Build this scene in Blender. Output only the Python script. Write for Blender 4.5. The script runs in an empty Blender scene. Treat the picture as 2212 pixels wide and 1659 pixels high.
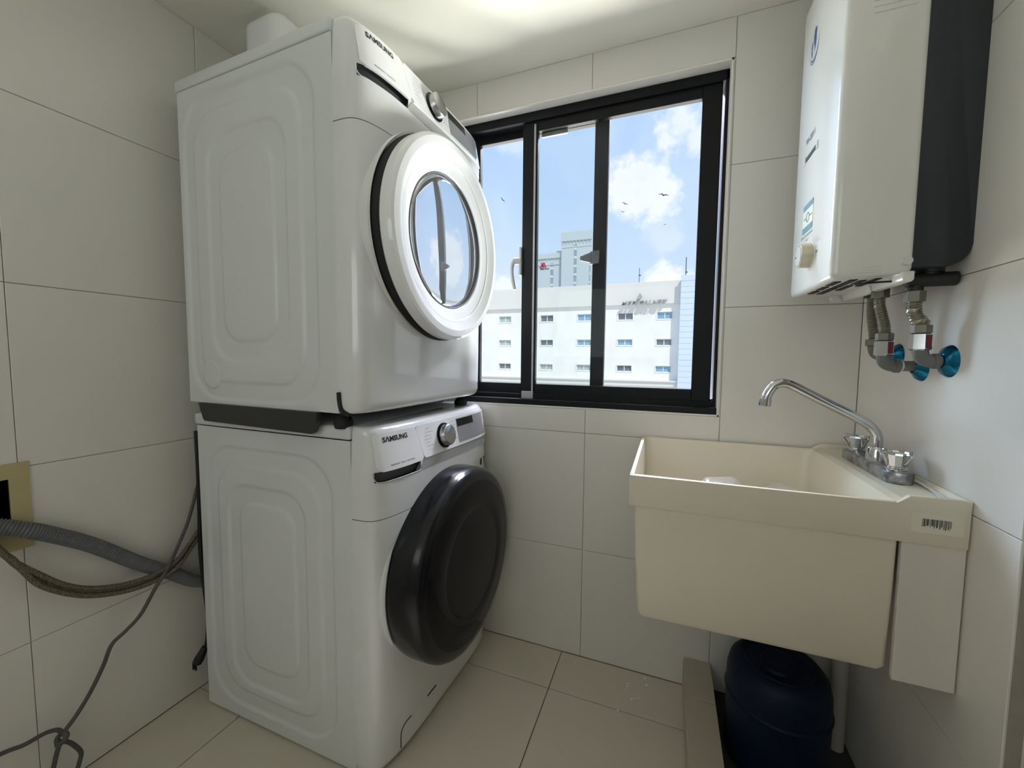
import bpy, bmesh, math, random
from mathutils import Vector, Matrix, Euler, noise as mnoise

random.seed(7)
PI = math.pi
SC = bpy.context.scene
COL = SC.collection

def lin(c):
    c = c / 255.0
    return c / 12.92 if c <= 0.04045 else ((c + 0.055) / 1.055) ** 2.4
def srgb(r, g, b):
    return (lin(r), lin(g), lin(b), 1.0)

# ------------------------------------------------------------------ camera
H_CAM = 1.1857
YAW, PITCH, ROLL, FPX = math.radians(-21.0649), math.radians(-3.8956), math.radians(0.5234), 872.49
fw = Vector((math.sin(YAW) * math.cos(PITCH), math.cos(YAW) * math.cos(PITCH), math.sin(PITCH)))
r0 = Vector((math.cos(YAW), -math.sin(YAW), 0))
u0 = r0.cross(fw)
rt = r0 * math.cos(ROLL) + u0 * math.sin(ROLL)
up = u0 * math.cos(ROLL) - r0 * math.sin(ROLL)
cam_data = bpy.data.cameras.new('camera')
cam = bpy.data.objects.new('camera', cam_data)
COL.objects.link(cam)
cam.matrix_world = Matrix(((rt.x, up.x, -fw.x, 0), (rt.y, up.y, -fw.y, 0), (rt.z, up.z, -fw.z, H_CAM), (0, 0, 0, 1)))
cam_data.sensor_fit = 'HORIZONTAL'
cam_data.sensor_width = 36.0
cam_data.lens = 36.0 * FPX / 2212.0
cam_data.clip_start = 0.02
cam_data.clip_end = 2000
SC.camera = cam

# ------------------------------------------------------------------ view + exposure
SC.view_settings.view_transform = 'Standard'
SC.view_settings.look = 'None'
SC.view_settings.exposure = 0.0
SC.view_settings.gamma = 1.0
SC.view_settings.use_curve_mapping = False
try:
    SC.cycles.max_bounces = 14
    SC.cycles.diffuse_bounces = 8
    SC.cycles.glossy_bounces = 6
    SC.cycles.transparent_max_bounces = 12
    SC.cycles.use_denoising = True
    SC.cycles.sample_clamp_indirect = 8.0
except Exception:
    pass

# ------------------------------------------------------------------ sky (procedural, in world directions)
def build_world():
    w = bpy.data.worlds.new('sky_world')
    SC.world = w
    w.use_nodes = True
    nt = w.node_tree
    nt.nodes.clear()
    N, L = nt.nodes.new, nt.links.new
    def math_n(op, a, b=None, clamp=False):
        m = N('ShaderNodeMath'); m.operation = op; m.use_clamp = clamp
        for i, x in enumerate((a, b)):
            if x is None: continue
            if isinstance(x, (int, float)): m.inputs[i].default_value = x
            else: L(x, m.inputs[i])
        return m.outputs[0]
    tc = N('ShaderNodeTexCoord')
    d = tc.outputs['Generated']
    sep = N('ShaderNodeSeparateXYZ'); L(d, sep.inputs[0])
    ramp = N('ShaderNodeValToRGB'); L(sep.outputs[2], ramp.inputs[0])
    e = ramp.color_ramp.elements
    e[0].position = 0.0; e[0].color = srgb(196, 198, 198)
    e[1].position = 1.0; e[1].color = srgb(122, 166, 232)
    for p, c in ((0.012, srgb(226, 233, 243)), (0.12, srgb(208, 225, 250)), (0.32, srgb(192, 216, 250)), (0.55, srgb(170, 202, 246))):
        x = e.new(p); x.color = c
    nz = N('ShaderNodeTexNoise'); L(d, nz.inputs['Vector'])
    nz.inputs['Scale'].default_value = 11.0; nz.inputs['Detail'].default_value = 9.0; nz.inputs['Roughness'].default_value = 0.62
    nz2 = N('ShaderNodeTexNoise'); L(d, nz2.inputs['Vector'])
    nz2.inputs['Scale'].default_value = 3.2; nz2.inputs['Detail'].default_value = 6.0; nz2.inputs['Roughness'].default_value = 0.6
    nz2.inputs['Distortion'].default_value = 0.4
    n_c = math_n('SUBTRACT', nz.outputs['Fac'], 0.5)
    total = None
    blobs = [((-0.075, 0.930, 0.362), 0.080, 0.8), ((-0.035, 0.938, 0.345), 0.055, 0.8), ((0.008, 0.889, 0.455), 0.060, 0.75),
             ((0.03, 0.90, 0.43), 0.055, 0.7), ((-0.005, 0.984, 0.165), 0.055, 1.0), ((0.03, 0.98, 0.16), 0.045, 1.0),
             ((-0.366, 0.917, 0.165), 0.05, 0.7), ((-0.02, 0.962, 0.268), 0.05, 0.28), ((-0.33, 0.832, 0.47), 0.05, 0.35),
             ((0.25, 0.92, 0.30), 0.11, 0.9), ((-0.62, 0.74, 0.25), 0.12, 0.8), ((0.55, 0.80, 0.2), 0.12, 0.8)]
    for c, r, amp in blobs:
        sub = N('ShaderNodeVectorMath'); sub.operation = 'SUBTRACT'; L(d, sub.inputs[0]); sub.inputs[1].default_value = c
        ln = N('ShaderNodeVectorMath'); ln.operation = 'LENGTH'; L(sub.outputs[0], ln.inputs[0])
        v = math_n('SUBTRACT', r, ln.outputs['Value'])
        v = math_n('ADD', v, math_n('MULTIPLY', n_c, 0.19))
        v = math_n('MULTIPLY', v, 32.0, True)
        v = math_n('MULTIPLY', v, amp)
        total = v if total is None else math_n('MAXIMUM', total, v)
    wisp = math_n('MULTIPLY', math_n('SUBTRACT', nz2.outputs['Fac'], 0.46), 1.7, True)
    total = math_n('MAXIMUM', total, math_n('MULTIPLY', wisp, 0.55))
    up_only = math_n('MULTIPLY', sep.outputs[2], 40.0, True)
    total = math_n('MULTIPLY', total, up_only)
    ccol = N('ShaderNodeMixRGB')
    ccol.inputs[1].default_value = srgb(226, 231, 244); ccol.inputs[2].default_value = srgb(254, 254, 255)
    L(math_n('MULTIPLY', nz.outputs['Fac'], 1.7, True), ccol.inputs[0])
    mix = N('ShaderNodeMixRGB'); L(total, mix.inputs[0]); L(ramp.outputs[0], mix.inputs[1]); L(ccol.outputs[0], mix.inputs[2])
    bg = N('ShaderNodeBackground'); L(mix.outputs[0], bg.inputs[0]); bg.inputs[1].default_value = SKY
    out = N('ShaderNodeOutputWorld'); L(bg.outputs[0], out.inputs[0])
SKY = 1.13
build_world()

# ------------------------------------------------------------------ sun (behind the building, from the right and high)
sun_d = bpy.data.lights.new('sun', 'SUN')
sun_d.energy = 3.1
sun_d.angle = math.radians(0.6)
sun_d.color = (1.0, 0.965, 0.90)
sun = bpy.data.objects.new('sun', sun_d)
COL.objects.link(sun)
sun.rotation_euler = Vector((0.43, -0.47, 0.77)).to_track_quat('Z', 'Y').to_euler()

# large area lights added to brighten the room: stand-ins for daylight outside the window,
# and an added fill behind the camera
def area(name, loc, aim, sx, sy, energy, color, shape='RECTANGLE'):
    d = bpy.data.lights.new(name, 'AREA')
    d.shape = shape; d.size = sx
    if shape == 'RECTANGLE': d.size_y = sy
    d.energy = energy; d.color = color
    o = bpy.data.objects.new(name, d); COL.objects.link(o)
    o.location = loc
    o.rotation_euler = (Vector(loc) - Vector(aim)).to_track_quat('Z', 'Y').to_euler()
    return o
E_LOW, E_EAST, E_WEST, E_FAR, E_HIGH, E_BACK = 560.0, 1900.0, 380.0, 800.0, 1150.0, 8.8
C_LOW, C_EAST, C_WEST, C_FAR, C_HIGH, C_BACK = (1.0, 0.96, 0.90), (1.0, 0.98, 0.94), (0.72, 0.96, 1.25), (1.0, 0.97, 0.93), (1.0, 0.94, 1.10), (0.93, 1.02, 1.03)
area('fill_low', (-0.6, 6.0, -1.3), (-0.4, 1.5, 1.9), 7.0, 2.4, E_LOW, C_LOW)  # added panel below the sightline; no roofs are built here
area('fill_low_far', (-4.5, 11.0, -1.45), (-0.3, 1.5, 1.6), 9.0, 2.4, E_FAR, C_FAR)
area('fill_low_east', (4.4, 5.3, -1.4), (-0.5, 1.4, 1.5), 3.0, 2.4, E_EAST, C_EAST)
area('fill_high_west', (-3.7, 4.2, 3.2), (-0.1, 1.5, 1.4), 2.2, 2.6, E_WEST, C_WEST)
area('fill_high', (-0.3, 3.6, 4.3), (-0.3, 1.2, 0.9), 3.0, 1.6, E_HIGH, C_HIGH)  # added panel above the view, on top of the real sky
area('fill_behind_camera', (-0.45, -1.35, 1.66), (-0.45, 1.0, 2.5), 1.5, 1.0, E_BACK, C_BACK)  # added fill inside the closed room, out of view

# ================================================================== helpers
def mat(name, base=(0.8, 0.8, 0.8, 1), rough=0.5, metal=0.0, spec=0.5, coat=0.0, var=0.0, vscale=8.0, col2=None, bump=0.0, bscale=200.0, trans=0.0, alpha=1.0, ior=None, vdetail=4.0, contrast=None):
    m = bpy.data.materials.new(name)
    m.use_nodes = True
    nt = m.node_tree
    b = nt.nodes['Principled BSDF']
    b.inputs['Base Color'].default_value = base
    b.inputs['Roughness'].default_value = rough
    b.inputs['Metallic'].default_value = metal
    b.inputs['Specular IOR Level'].default_value = spec
    b.inputs['Coat Weight'].default_value = coat
    b.inputs['Coat Roughness'].default_value = 0.05
    b.inputs['Transmission Weight'].default_value = trans
    b.inputs['Alpha'].default_value = alpha
    if ior: b.inputs['IOR'].default_value = ior
    tc = nt.nodes.new('ShaderNodeTexCoord')
    if var or col2:
        n = nt.nodes.new('ShaderNodeTexNoise')
        nt.links.new(tc.outputs['Object'], n.inputs['Vector'])
        n.inputs['Scale'].default_value = vscale
        n.inputs['Detail'].default_value = vdetail
        fac = n.outputs['Fac']
        if contrast:
            mr = nt.nodes.new('ShaderNodeMapRange')
            mr.inputs[1].default_value = contrast[0]; mr.inputs[2].default_value = contrast[1]
            nt.links.new(fac, mr.inputs[0]); fac = mr.outputs[0]
        mx = nt.nodes.new('ShaderNodeMixRGB')
        c2 = col2 or tuple(min(1, x * (1 - var)) for x in base[:3]) + (1,)
        mx.inputs[1].default_value = base; mx.inputs[2].default_value = c2
        nt.links.new(fac, mx.inputs[0])
        nt.links.new(mx.outputs[0], b.inputs['Base Color'])
    if bump:
        n2 = nt.nodes.new('ShaderNodeTexNoise')
        nt.links.new(tc.outputs['Object'], n2.inputs['Vector'])
        n2.inputs['Scale'].default_value = bscale
        n2.inputs['Detail'].default_value = 2.0
        bp = nt.nodes.new('ShaderNodeBump')
        bp.inputs['Strength'].default_value = bump
        bp.inputs['Distance'].default_value = 0.002
        nt.links.new(n2.outputs['Fac'], bp.inputs['Height'])
        nt.links.new(bp.outputs[0], b.inputs['Normal'])
    return m

def glass_mat(name, tint=(0.97, 0.985, 0.98, 1), refl=0.10):
    m = bpy.data.materials.new(name); m.use_nodes = True
    nt = m.node_tree; nt.nodes.clear()
    tr = nt.nodes.new('ShaderNodeBsdfTransparent'); tr.inputs[0].default_value = tint
    gl = nt.nodes.new('ShaderNodeBsdfGlossy'); gl.inputs['Roughness'].default_value = 0.01
    fr = nt.nodes.new('ShaderNodeFresnel'); fr.inputs[0].default_value = 1.2
    mx = nt.nodes.new('ShaderNodeMixShader')
    out = nt.nodes.new('ShaderNodeOutputMaterial')
    nt.links.new(fr.outputs[0], mx.inputs[0]); nt.links.new(tr.outputs[0], mx.inputs[1]); nt.links.new(gl.outputs[0], mx.inputs[2])
    nt.links.new(mx.outputs[0], out.inputs[0])
    return m

M = {}
M['wall_tile'] = mat('wall_tile', srgb(222, 219, 213), 0.34, spec=0.4, var=0.035, vscale=3.0)
M['wall_paint'] = mat('wall_paint', srgb(228, 226, 220), 0.6, spec=0.3)
M['grout'] = mat('grout', srgb(166, 161, 150), 0.9, var=0.3, vscale=25)
M['ceiling'] = mat('ceiling_paint', srgb(236, 234, 224), 0.85, spec=0.2, var=0.02, vscale=2)
M['floor_tile'] = mat('floor_tile', srgb(206, 198, 182), 0.42, spec=0.4, var=0.10, vscale=5.0, vdetail=8)
M['floor_grout'] = mat('floor_grout', srgb(92, 84, 72), 0.9)
M['curb_tile'] = mat('curb_tile', srgb(190, 180, 162), 0.45, var=0.12, vscale=9, vdetail=8)
M['shaded_concrete'] = mat('shaded_concrete', srgb(70, 67, 62), 0.9, var=0.3, vscale=12)  # darkened cement: the shade under the sink is put into its colour
M['black_alu'] = mat('black_aluminium', srgb(17, 19, 23), 0.45, metal=0.0, spec=0.22, var=0.35, vscale=30, bump=0.05)
M['worn_alu'] = mat('worn_aluminium', srgb(150, 150, 146), 0.45, metal=0.6, col2=srgb(70, 70, 70), vscale=22)
M['grey_plastic'] = mat('grey_plastic', srgb(170, 172, 174), 0.4)
M['white_trim'] = mat('white_plaster', srgb(232, 230, 224), 0.7)
M['glass'] = glass_mat('window_glass')
M['white_enamel'] = mat('white_enamel', srgb(210, 213, 213), 0.32, spec=0.45, coat=0.15)
M['white_plastic'] = mat('white_plastic', srgb(218, 220, 220), 0.22, spec=0.5, coat=0.9)
M['gloss_white'] = mat('gloss_white', srgb(232, 234, 236), 0.12, spec=0.5, coat=0.6)
M['dark_plastic'] = mat('dark_plastic', srgb(44, 44, 46), 0.45)
M['rubber'] = mat('black_rubber', srgb(24, 24, 24), 0.7)
M['silver'] = mat('silver_trim', srgb(184, 186, 190), 0.35, metal=0.35, spec=0.5)
M['panel_silver'] = mat('panel_silver', srgb(150, 153, 158), 0.4, metal=0.3)
M['warm_silver'] = mat('warm_silver', srgb(176, 176, 172), 0.4, metal=0.25)
M['dark_silver'] = mat('dark_silver', srgb(96, 97, 102), 0.4, metal=0.6)
M['black_gloss'] = mat('black_gloss', srgb(8, 9, 13), 0.10, spec=0.22)
M['black_rim'] = mat('black_rim', srgb(20, 21, 26), 0.2, spec=0.4)
M['ink'] = mat('ink', srgb(38, 40, 44), 0.5)
M['grey_ink'] = mat('grey_ink', srgb(130, 132, 135), 0.6)
M['brushed'] = mat('brushed_steel', srgb(200, 200, 200), 0.28, metal=1.0, var=0.25, vscale=60)
M['chrome'] = mat('chrome', srgb(205, 207, 210), 0.12, metal=1.0)
M['worn_chrome'] = mat('worn_chrome', srgb(176, 178, 182), 0.28, metal=0.85, col2=srgb(118, 120, 128), vscale=45, contrast=(0.4, 0.62))
M['sink'] = mat('sink_plastic', srgb(224, 217, 199), 0.35, spec=0.4, var=0.05, vscale=4)
M['white_board'] = mat('white_board', srgb(214, 211, 200), 0.5)
M['label'] = mat('paper_label', srgb(222, 218, 202), 0.6)
M['heater_white'] = mat('heater_white', srgb(232, 233, 228), 0.22, spec=0.5, coat=0.35)
M['heater_dark'] = mat('heater_dark', srgb(52, 56, 60), 0.6, spec=0.3)
M['valve_black'] = mat('valve_black', srgb(30, 30, 30), 0.5)
M['beige_plastic'] = mat('beige_plastic', srgb(208, 200, 176), 0.4)
M['steel_hose'] = mat('steel_hose', srgb(168, 164, 152), 0.32, metal=0.9)
M['nickel'] = mat('dull_nickel', srgb(122, 120, 110), 0.42, metal=0.7)
M['red_tag'] = mat('red_band', srgb(112, 26, 30), 0.45)
M['cpvc'] = mat('grey_pipe', srgb(112, 112, 108), 0.65, var=0.15, vscale=40)
M['tape'] = mat('white_tape', srgb(220, 220, 214), 0.6)
M['blue_metal'] = mat('blue_metal', srgb(28, 112, 150), 0.18, metal=0.85)
M['navy_plastic'] = mat('navy_plastic', srgb(10, 20, 38), 0.5, spec=0.2, col2=srgb(16, 32, 56), vscale=14)
M['pvc'] = mat('pvc_pipe', srgb(176, 172, 164), 0.5)
M['hose_grey'] = mat('hose_grey', srgb(104, 105, 108), 0.55)
M['braid'] = mat('braided_hose', srgb(112, 104, 88), 0.6, col2=srgb(84, 76, 64), vscale=220, contrast=(0.45, 0.55))
M['cord'] = mat('grey_cord', srgb(84, 80, 80), 0.6)
M['black_cable'] = mat('black_cable', srgb(20, 20, 20), 0.5)
M['box_yellow'] = mat('yellowed_plaster', srgb(190, 178, 134), 0.8, var=0.18, vscale=14)
M['box_dark'] = mat('dark_recess', srgb(92, 82, 58), 0.8)
M['wood'] = mat('wood', srgb(126, 104, 74), 0.55, var=0.3, vscale=6)
M['clinic_white'] = mat('clinic_white', srgb(240, 238, 232), 0.85, spec=0.1, col2=srgb(226, 222, 214), vscale=0.35, vdetail=10, contrast=(0.42, 0.75))
M['clinic_band'] = mat('clinic_band', srgb(226, 222, 214), 0.85, spec=0.1, var=0.05, vscale=0.4, vdetail=8)
M['siding'] = mat('blue_siding', srgb(206, 216, 240), 0.6, spec=0.2)
M['hotel'] = mat('hotel_grey', srgb(196, 204, 204), 0.8, spec=0.1)
M['hotel_glass'] = mat('hotel_glass', srgb(120, 138, 160), 0.2, col2=srgb(176, 184, 190), vscale=0.8)
M['pane_dark'] = mat('pane_dark', srgb(84, 96, 104), 0.15, col2=srgb(130, 140, 146), vscale=2.5)
M['pane_blue'] = mat('pane_blue', srgb(104, 152, 184), 0.15, col2=srgb(150, 184, 206), vscale=2.0)
M['pane_pale'] = mat('pane_pale', srgb(150, 172, 176), 0.2, col2=srgb(190, 200, 192), vscale=2.2)
M['sign_red'] = mat('sign_red', srgb(206, 40, 66), 0.5)
M["sign_grey"] = mat("sign_grey", srgb(160, 165, 168), 0.5)
M['city_ground'] = mat('city_ground', srgb(226, 222, 212), 0.9, var=0.15, vscale=0.05)
M['bird'] = mat('bird', srgb(62, 62, 66), 0.8)
def mirror_glass():
    m = bpy.data.materials.new('mirrored_door_glass'); m.use_nodes = True
    nt = m.node_tree; b = nt.nodes['Principled BSDF']
    b.inputs['Roughness'].default_value = 0.02
    b.inputs['Metallic'].default_value = 0.0
    b.inputs['IOR'].default_value = 2.6
    b.inputs['Base Color'].default_value = srgb(60, 66, 72)
    b.inputs['Specular IOR Level'].default_value = 0.9
    b.inputs['Metallic'].default_value = 0.85
    b.inputs['Base Color'].default_value = srgb(226, 231, 238)
    return m
M['door_glass'] = mirror_glass()
def bag_mat():
    m = bpy.data.materials.new('clear_plastic_bag'); m.use_nodes = True
    nt = m.node_tree; nt.nodes.clear()
    tr = nt.nodes.new('ShaderNodeBsdfTransparent')
    df = nt.nodes.new('ShaderNodeBsdfPrincipled'); df.inputs['Base Color'].default_value = (0.85, 0.87, 0.9, 1); df.inputs['Roughness'].default_value = 0.2
    mx = nt.nodes.new('ShaderNodeMixShader'); mx.inputs[0].default_value = 0.3
    out = nt.nodes.new('ShaderNodeOutputMaterial')
    nt.links.new(tr.outputs[0], mx.inputs[1]); nt.links.new(df.outputs[0], mx.inputs[2]); nt.links.new(mx.outputs[0], out.inputs[0])
    return m
M['bag'] = bag_mat()

def tag(o, label=None, cat=None, group=None, kind=None):
    if label: o['label'] = label
    if cat: o['category'] = cat
    if group: o['group'] = group
    if kind: o['kind'] = kind
    return o
def wpos(o):
    v = Vector((0, 0, 0))
    while o is not None:
        v += o.location; o = o.parent
    return v
def thing(name, label, cat, loc=(0, 0, 0), rotz=0, group=None):
    o = bpy.data.objects.new(name, None)
    COL.objects.link(o)
    o.empty_display_size = 0.05
    o.location = loc; o.rotation_euler = (0, 0, rotz)
    return tag(o, label, cat, group)
def obj(name, bm, m, parent=None, smooth=False, local=False, label=None, origin=None, angle=None):
    """link bm as one mesh; geometry is in world coordinates unless local (then in the parent's)."""
    me = bpy.data.meshes.new(name)
    o = bpy.data.objects.new(name, me)
    COL.objects.link(o)
    if parent is not None:
        o.parent = parent
        if not local:
            bmesh.ops.translate(bm, verts=bm.verts, vec=-wpos(parent))
    elif origin is not None:
        bmesh.ops.translate(bm, verts=bm.verts, vec=-Vector(origin)); o.location = origin
    bmesh.ops.recalc_face_normals(bm, faces=bm.faces)
    if smooth:
        for f in bm.faces: f.smooth = True
        lim = math.radians(angle or 40)
        for e in bm.edges:
            if len(e.link_faces) == 2 and e.calc_face_angle(0) > lim: e.smooth = False
    bm.to_mesh(me); bm.free()
    me.materials.append(M[m] if isinstance(m, str) else m)
    if label: o['label'] = label
    return o
def new(): return bmesh.new()
def box(bm, a, b, r=0.0, seg=2):
    a = Vector(a); b = Vector(b)
    t = bmesh.new()
    bmesh.ops.create_cube(t, size=1.0)
    for v in t.verts:
        v.co = Vector([(a[i] + b[i]) / 2 + v.co[i] * (b[i] - a[i]) for i in range(3)])
    if r > 0:
        bmesh.ops.bevel(t, geom=list(t.edges), offset=r, segments=seg, profile=0.5, affect='EDGES', clamp_overlap=True)
    merge(bm, t)
    return bm
def merge(bm, t):
    mp = {}
    for v in t.verts: mp[v] = bm.verts.new(v.co)
    for f in t.faces:
        try: bm.faces.new([mp[v] for v in f.verts])
        except ValueError: pass
    t.free()
def prism(bm, poly, axis, a, b, r=0.0, seg=2, which='all'):
    """extrude a polygon (list of 2d points) along axis (0,1,2) from a to b; the 2d coords are the other two axes in order"""
    t = bmesh.new()
    oth = [i for i in range(3) if i != axis]
    def P(p, h):
        c = [0, 0, 0]; c[oth[0]] = p[0]; c[oth[1]] = p[1]; c[axis] = h
        return t.verts.new(c)
    lo = [P(p, a) for p in poly]; hi = [P(p, b) for p in poly]
    t.faces.new(lo); t.faces.new(hi[::-1])
    n = len(poly)
    for i in range(n): t.faces.new([lo[i], lo[(i + 1) % n], hi[(i + 1) % n], hi[i]])
    if r > 0: bmesh.ops.bevel(t, geom=list(t.edges), offset=r, segments=seg, profile=0.5, affect='EDGES', clamp_overlap=True)
    merge(bm, t); return bm
def basis(ax):
    ax = Vector(ax).normalized()
    h = Vector((0, 0, 1)) if abs(ax.z) < 0.9 else Vector((1, 0, 0))
    x = h.cross(ax).normalized(); y = ax.cross(x)
    return ax, x, y
def lathe(bm, prof, origin, axis, n=48, cap0=False, cap1=False, rmod=None):
    """prof: list of (radius, height along axis)"""
    ax, x, y = basis(axis); o = Vector(origin)
    rings = []
    for r, h in prof:
        if r < 1e-6: rings.append([bm.verts.new(o + ax * h)]); continue
        rings.append([bm.verts.new(o + ax * h + (x * math.cos(2 * PI * i / n) + y * math.sin(2 * PI * i / n)) * r * (rmod(i / n) if rmod else 1)) for i in range(n)])
    for a, b in zip(rings, rings[1:]):
        if len(a) == 1 and len(b) == 1: continue
        for i in range(n):
            j = (i + 1) % n
            if len(a) == 1: bm.faces.new([a[0], b[i], b[j]])
            elif len(b) == 1: bm.faces.new([a[i], a[j], b[0]])
            else: bm.faces.new([a[i], a[j], b[j], b[i]])
    if cap0 and len(rings[0]) > 1: bm.faces.new(rings[0])
    if cap1 and len(rings[-1]) > 1: bm.faces.new(rings[-1])
    return bm
def cyl(bm, p0, p1, r, n=24, r2=None):
    p0, p1 = Vector(p0), Vector(p1); d = p1 - p0
    return lathe(bm, [(r, 0), (r if r2 is None else r2, d.length)], p0, d, n, True, True)
def catmull(pts, per=10):
    P = [Vector(p) for p in pts]
    P = [P[0] * 2 - P[1]] + P + [P[-1] * 2 - P[-2]]
    out = []
    for i in range(1, len(P) - 2):
        for k in range(per):
            t = k / per
            a, b, c, d = P[i - 1], P[i], P[i + 1], P[i + 2]
            out.append(0.5 * ((2 * b) + (c - a) * t + (2 * a - 5 * b + 4 * c - d) * t * t + (3 * b - a - 3 * c + d) * t ** 3))
    out.append(P[-2]); return out
def tube(bm, pts, r, n=12, per=10, smooth=True, rfun=None, caps=True):
    P = catmull(pts, per) if smooth else [Vector(p) for p in pts]
    T = []
    for i in range(len(P)):
        a = P[max(i - 1, 0)]; b = P[min(i + 1, len(P) - 1)]
        T.append((b - a).normalized())
    ax, x, y = basis(T[0])
    rings = []; s = 0.0
    for i, p in enumerate(P):
        if i:
            s += (P[i] - P[i - 1]).length
            q = T[i - 1].rotation_difference(T[i]); x = q @ x; y = q @ y
        rr = rfun(s) if rfun else r
        rings.append([bm.verts.new(p + (x * math.cos(2 * PI * k / n) + y * math.sin(2 * PI * k / n)) * rr) for k in range(n)])
    for a, b in zip(rings, rings[1:]):
        for k in range(n): bm.faces.new([a[k], a[(k + 1) % n], b[(k + 1) % n], b[k]])
    if caps: bm.faces.new(rings[0]); bm.faces.new(rings[-1])
    return bm
def resample(pts, step):
    P = catmull(pts, 40); out = [P[0]]; acc = 0
    for a, b in zip(P, P[1:]):
        L_ = (b - a).length
        while acc + L_ >= step:
            t = (step - acc) / L_; a = a.lerp(b, t); out.append(a.copy()); L_ = (b - a).length; acc = 0
        acc += L_
    return out
def corrugated(bm, pts, r, pitch, amp, n=14):
    P = resample(pts, pitch / 4)
    return tube(bm, P, r, n, smooth=False, rfun=lambda s: r + amp * math.cos(2 * PI * s / pitch))
def text_bm(s, size, align='LEFT', bold=0.0, shear=0.0, extrude=0.0, space=1.0):
    cu = bpy.data.curves.new('txt', 'FONT')
    cu.body = s; cu.size = size; cu.align_x = align; cu.offset = bold; cu.shear = shear; cu.extrude = extrude
    cu.space_character = space; cu.resolution_u = 3
    o = bpy.data.objects.new('txt', cu); COL.objects.link(o)
    bpy.context.view_layer.update()
    dg = bpy.context.evaluated_depsgraph_get()
    me = bpy.data.meshes.new_from_object(o.evaluated_get(dg))
    bm = bmesh.new(); bm.from_mesh(me)
    bpy.data.objects.remove(o); bpy.data.curves.remove(cu); bpy.data.meshes.remove(me)
    return bm
def text_on(s, size, fn, **k):
    """fn maps flat (x, y, z) to world / local position"""
    bm = text_bm(s, size, **k)
    for v in bm.verts: v.co = Vector(fn(v.co.x, v.co.y, v.co.z))
    return bm

# ================================================================== room
XL, XR, YW, YB, ZC = -1.5164, 0.5433, 1.5266, -1.45, 2.2753
T, Z4 = 0.4602, 0.4351
ROWS = [0.0, Z4, Z4 + T, Z4 + 2 * T, Z4 + 3 * T, ZC]

def rects_minus(r, holes):
    out = [r]
    for h in holes:
        nxt = []
        for (a0, b0, a1, b1) in out:
            x0, y0, x1, y1 = max(a0, h[0]), max(b0, h[1]), min(a1, h[2]), min(b1, h[3])
            if x0 >= x1 or y0 >= y1: nxt.append((a0, b0, a1, b1)); continue
            if y0 > b0: nxt.append((a0, b0, a1, y0))
            if y1 < b1: nxt.append((a0, y1, a1, b1))
            if x0 > a0: nxt.append((a0, y0, x0, y1))
            if x1 < a1: nxt.append((x1, y0, a1, y1))
        out = nxt
    return [r for r in out if r[2] - r[0] > 0.004 and r[3] - r[1] > 0.004]
def tile_bm(rects, axis, pos, sgn, gap=0.0008, th=0.006, lip=0.0010):
    """one tile: rects in the two other axes, front face at pos, thickness away from the room"""
    bm = new(); oth = [i for i in range(3) if i != axis]
    for (a0, b0, a1, b1) in rects:
        a0 += gap; b0 += gap; a1 -= gap; b1 -= gap
        def P(a, b, h):
            c = [0, 0, 0]; c[oth[0]] = a; c[oth[1]] = b; c[axis] = pos + sgn * h; return bm.verts.new(c)
        R0 = [P(a0, b0, -th), P(a1, b0, -th), P(a1, b1, -th), P(a0, b1, -th)]
        R1 = [P(a0, b0, -lip), P(a1, b0, -lip), P(a1, b1, -lip), P(a0, b1, -lip)]
        R2 = [P(a0 + lip, b0 + lip, 0), P(a1 - lip, b0 + lip, 0), P(a1 - lip, b1 - lip, 0), P(a0 + lip, b1 - lip, 0)]
        for A, B in ((R0, R1), (R1, R2)):
            for i in range(4): bm.faces.new([A[i], A[(i + 1) % 4], B[(i + 1) % 4], B[i]])
        bm.faces.new(R2)
    return bm
def slab(name, axis, pos, sgn, rect, holes, m, depth=0.12):
    bm = new(); oth = [i for i in range(3) if i != axis]
    if axis != 2: rect = (rect[0], rect[1] - 0.12, rect[2], rect[3] + 0.05)
    for (a0, b0, a1, b1) in rects_minus(rect, holes):
        lo = [0, 0, 0]; hi = [0, 0, 0]
        lo[oth[0]], hi[oth[0]], lo[oth[1]], hi[oth[1]] = a0, a1, b0, b1
        h0, h1 = pos - sgn * 0.0035, pos - sgn * depth
        lo[axis], hi[axis] = min(h0, h1), max(h0, h1)
        box(bm, lo, hi)
    return tag(obj(name, bm, m), kind='structure')
def tiled(name, axis, pos, sgn, us, vs, holes, m_tile='wall_tile', m_grout='grout', depth=0.12, tname='tile', gap=0.0008, slab_rect=None):
    w = slab(name, axis, pos, sgn, slab_rect or (us[0], vs[0], us[-1], vs[-1]), holes, m_grout, depth)
    for i in range(len(us) - 1):
        for j in range(len(vs) - 1):
            rs = rects_minus((us[i], vs[j], us[i + 1], vs[j + 1]), holes)
            if rs: obj(tname, tile_bm(rs, axis, pos + sgn * random.uniform(-0.0003, 0.0003), sgn, gap), m_tile, w)
    return w
WIN = (-0.845, 0.988, 0.166, 2.150)
xj = [XL, -1.2085, -0.7483, -0.288, 0.1708, XR]
tiled('wall_back', 1, YW, -1, xj, ROWS, [WIN], depth=0.16, slab_rect=(XL - 0.12, -0.1, XR + 0.12, ZC + 0.05))
BOXH = (0.30, 0.748, 0.468, 0.871)
PLATE = (0.26, 0.688, 0.503, 0.909)
yj = [YB, -1.354, -0.894, -0.434, 0.026, 0.486, 0.946, 1.406, YW]
tiled('wall_left', 0, XL, 1, yj, ROWS, [BOXH], depth=0.12)
tiled('wall_right', 0, XR, -1, [0.888, YW], ROWS, [], depth=0.12)
slab('wall_front', 1, YB, 1, (XL - 0.12, 0, XR + 0.12, ZC), [], 'wall_paint', 0.12)
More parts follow.
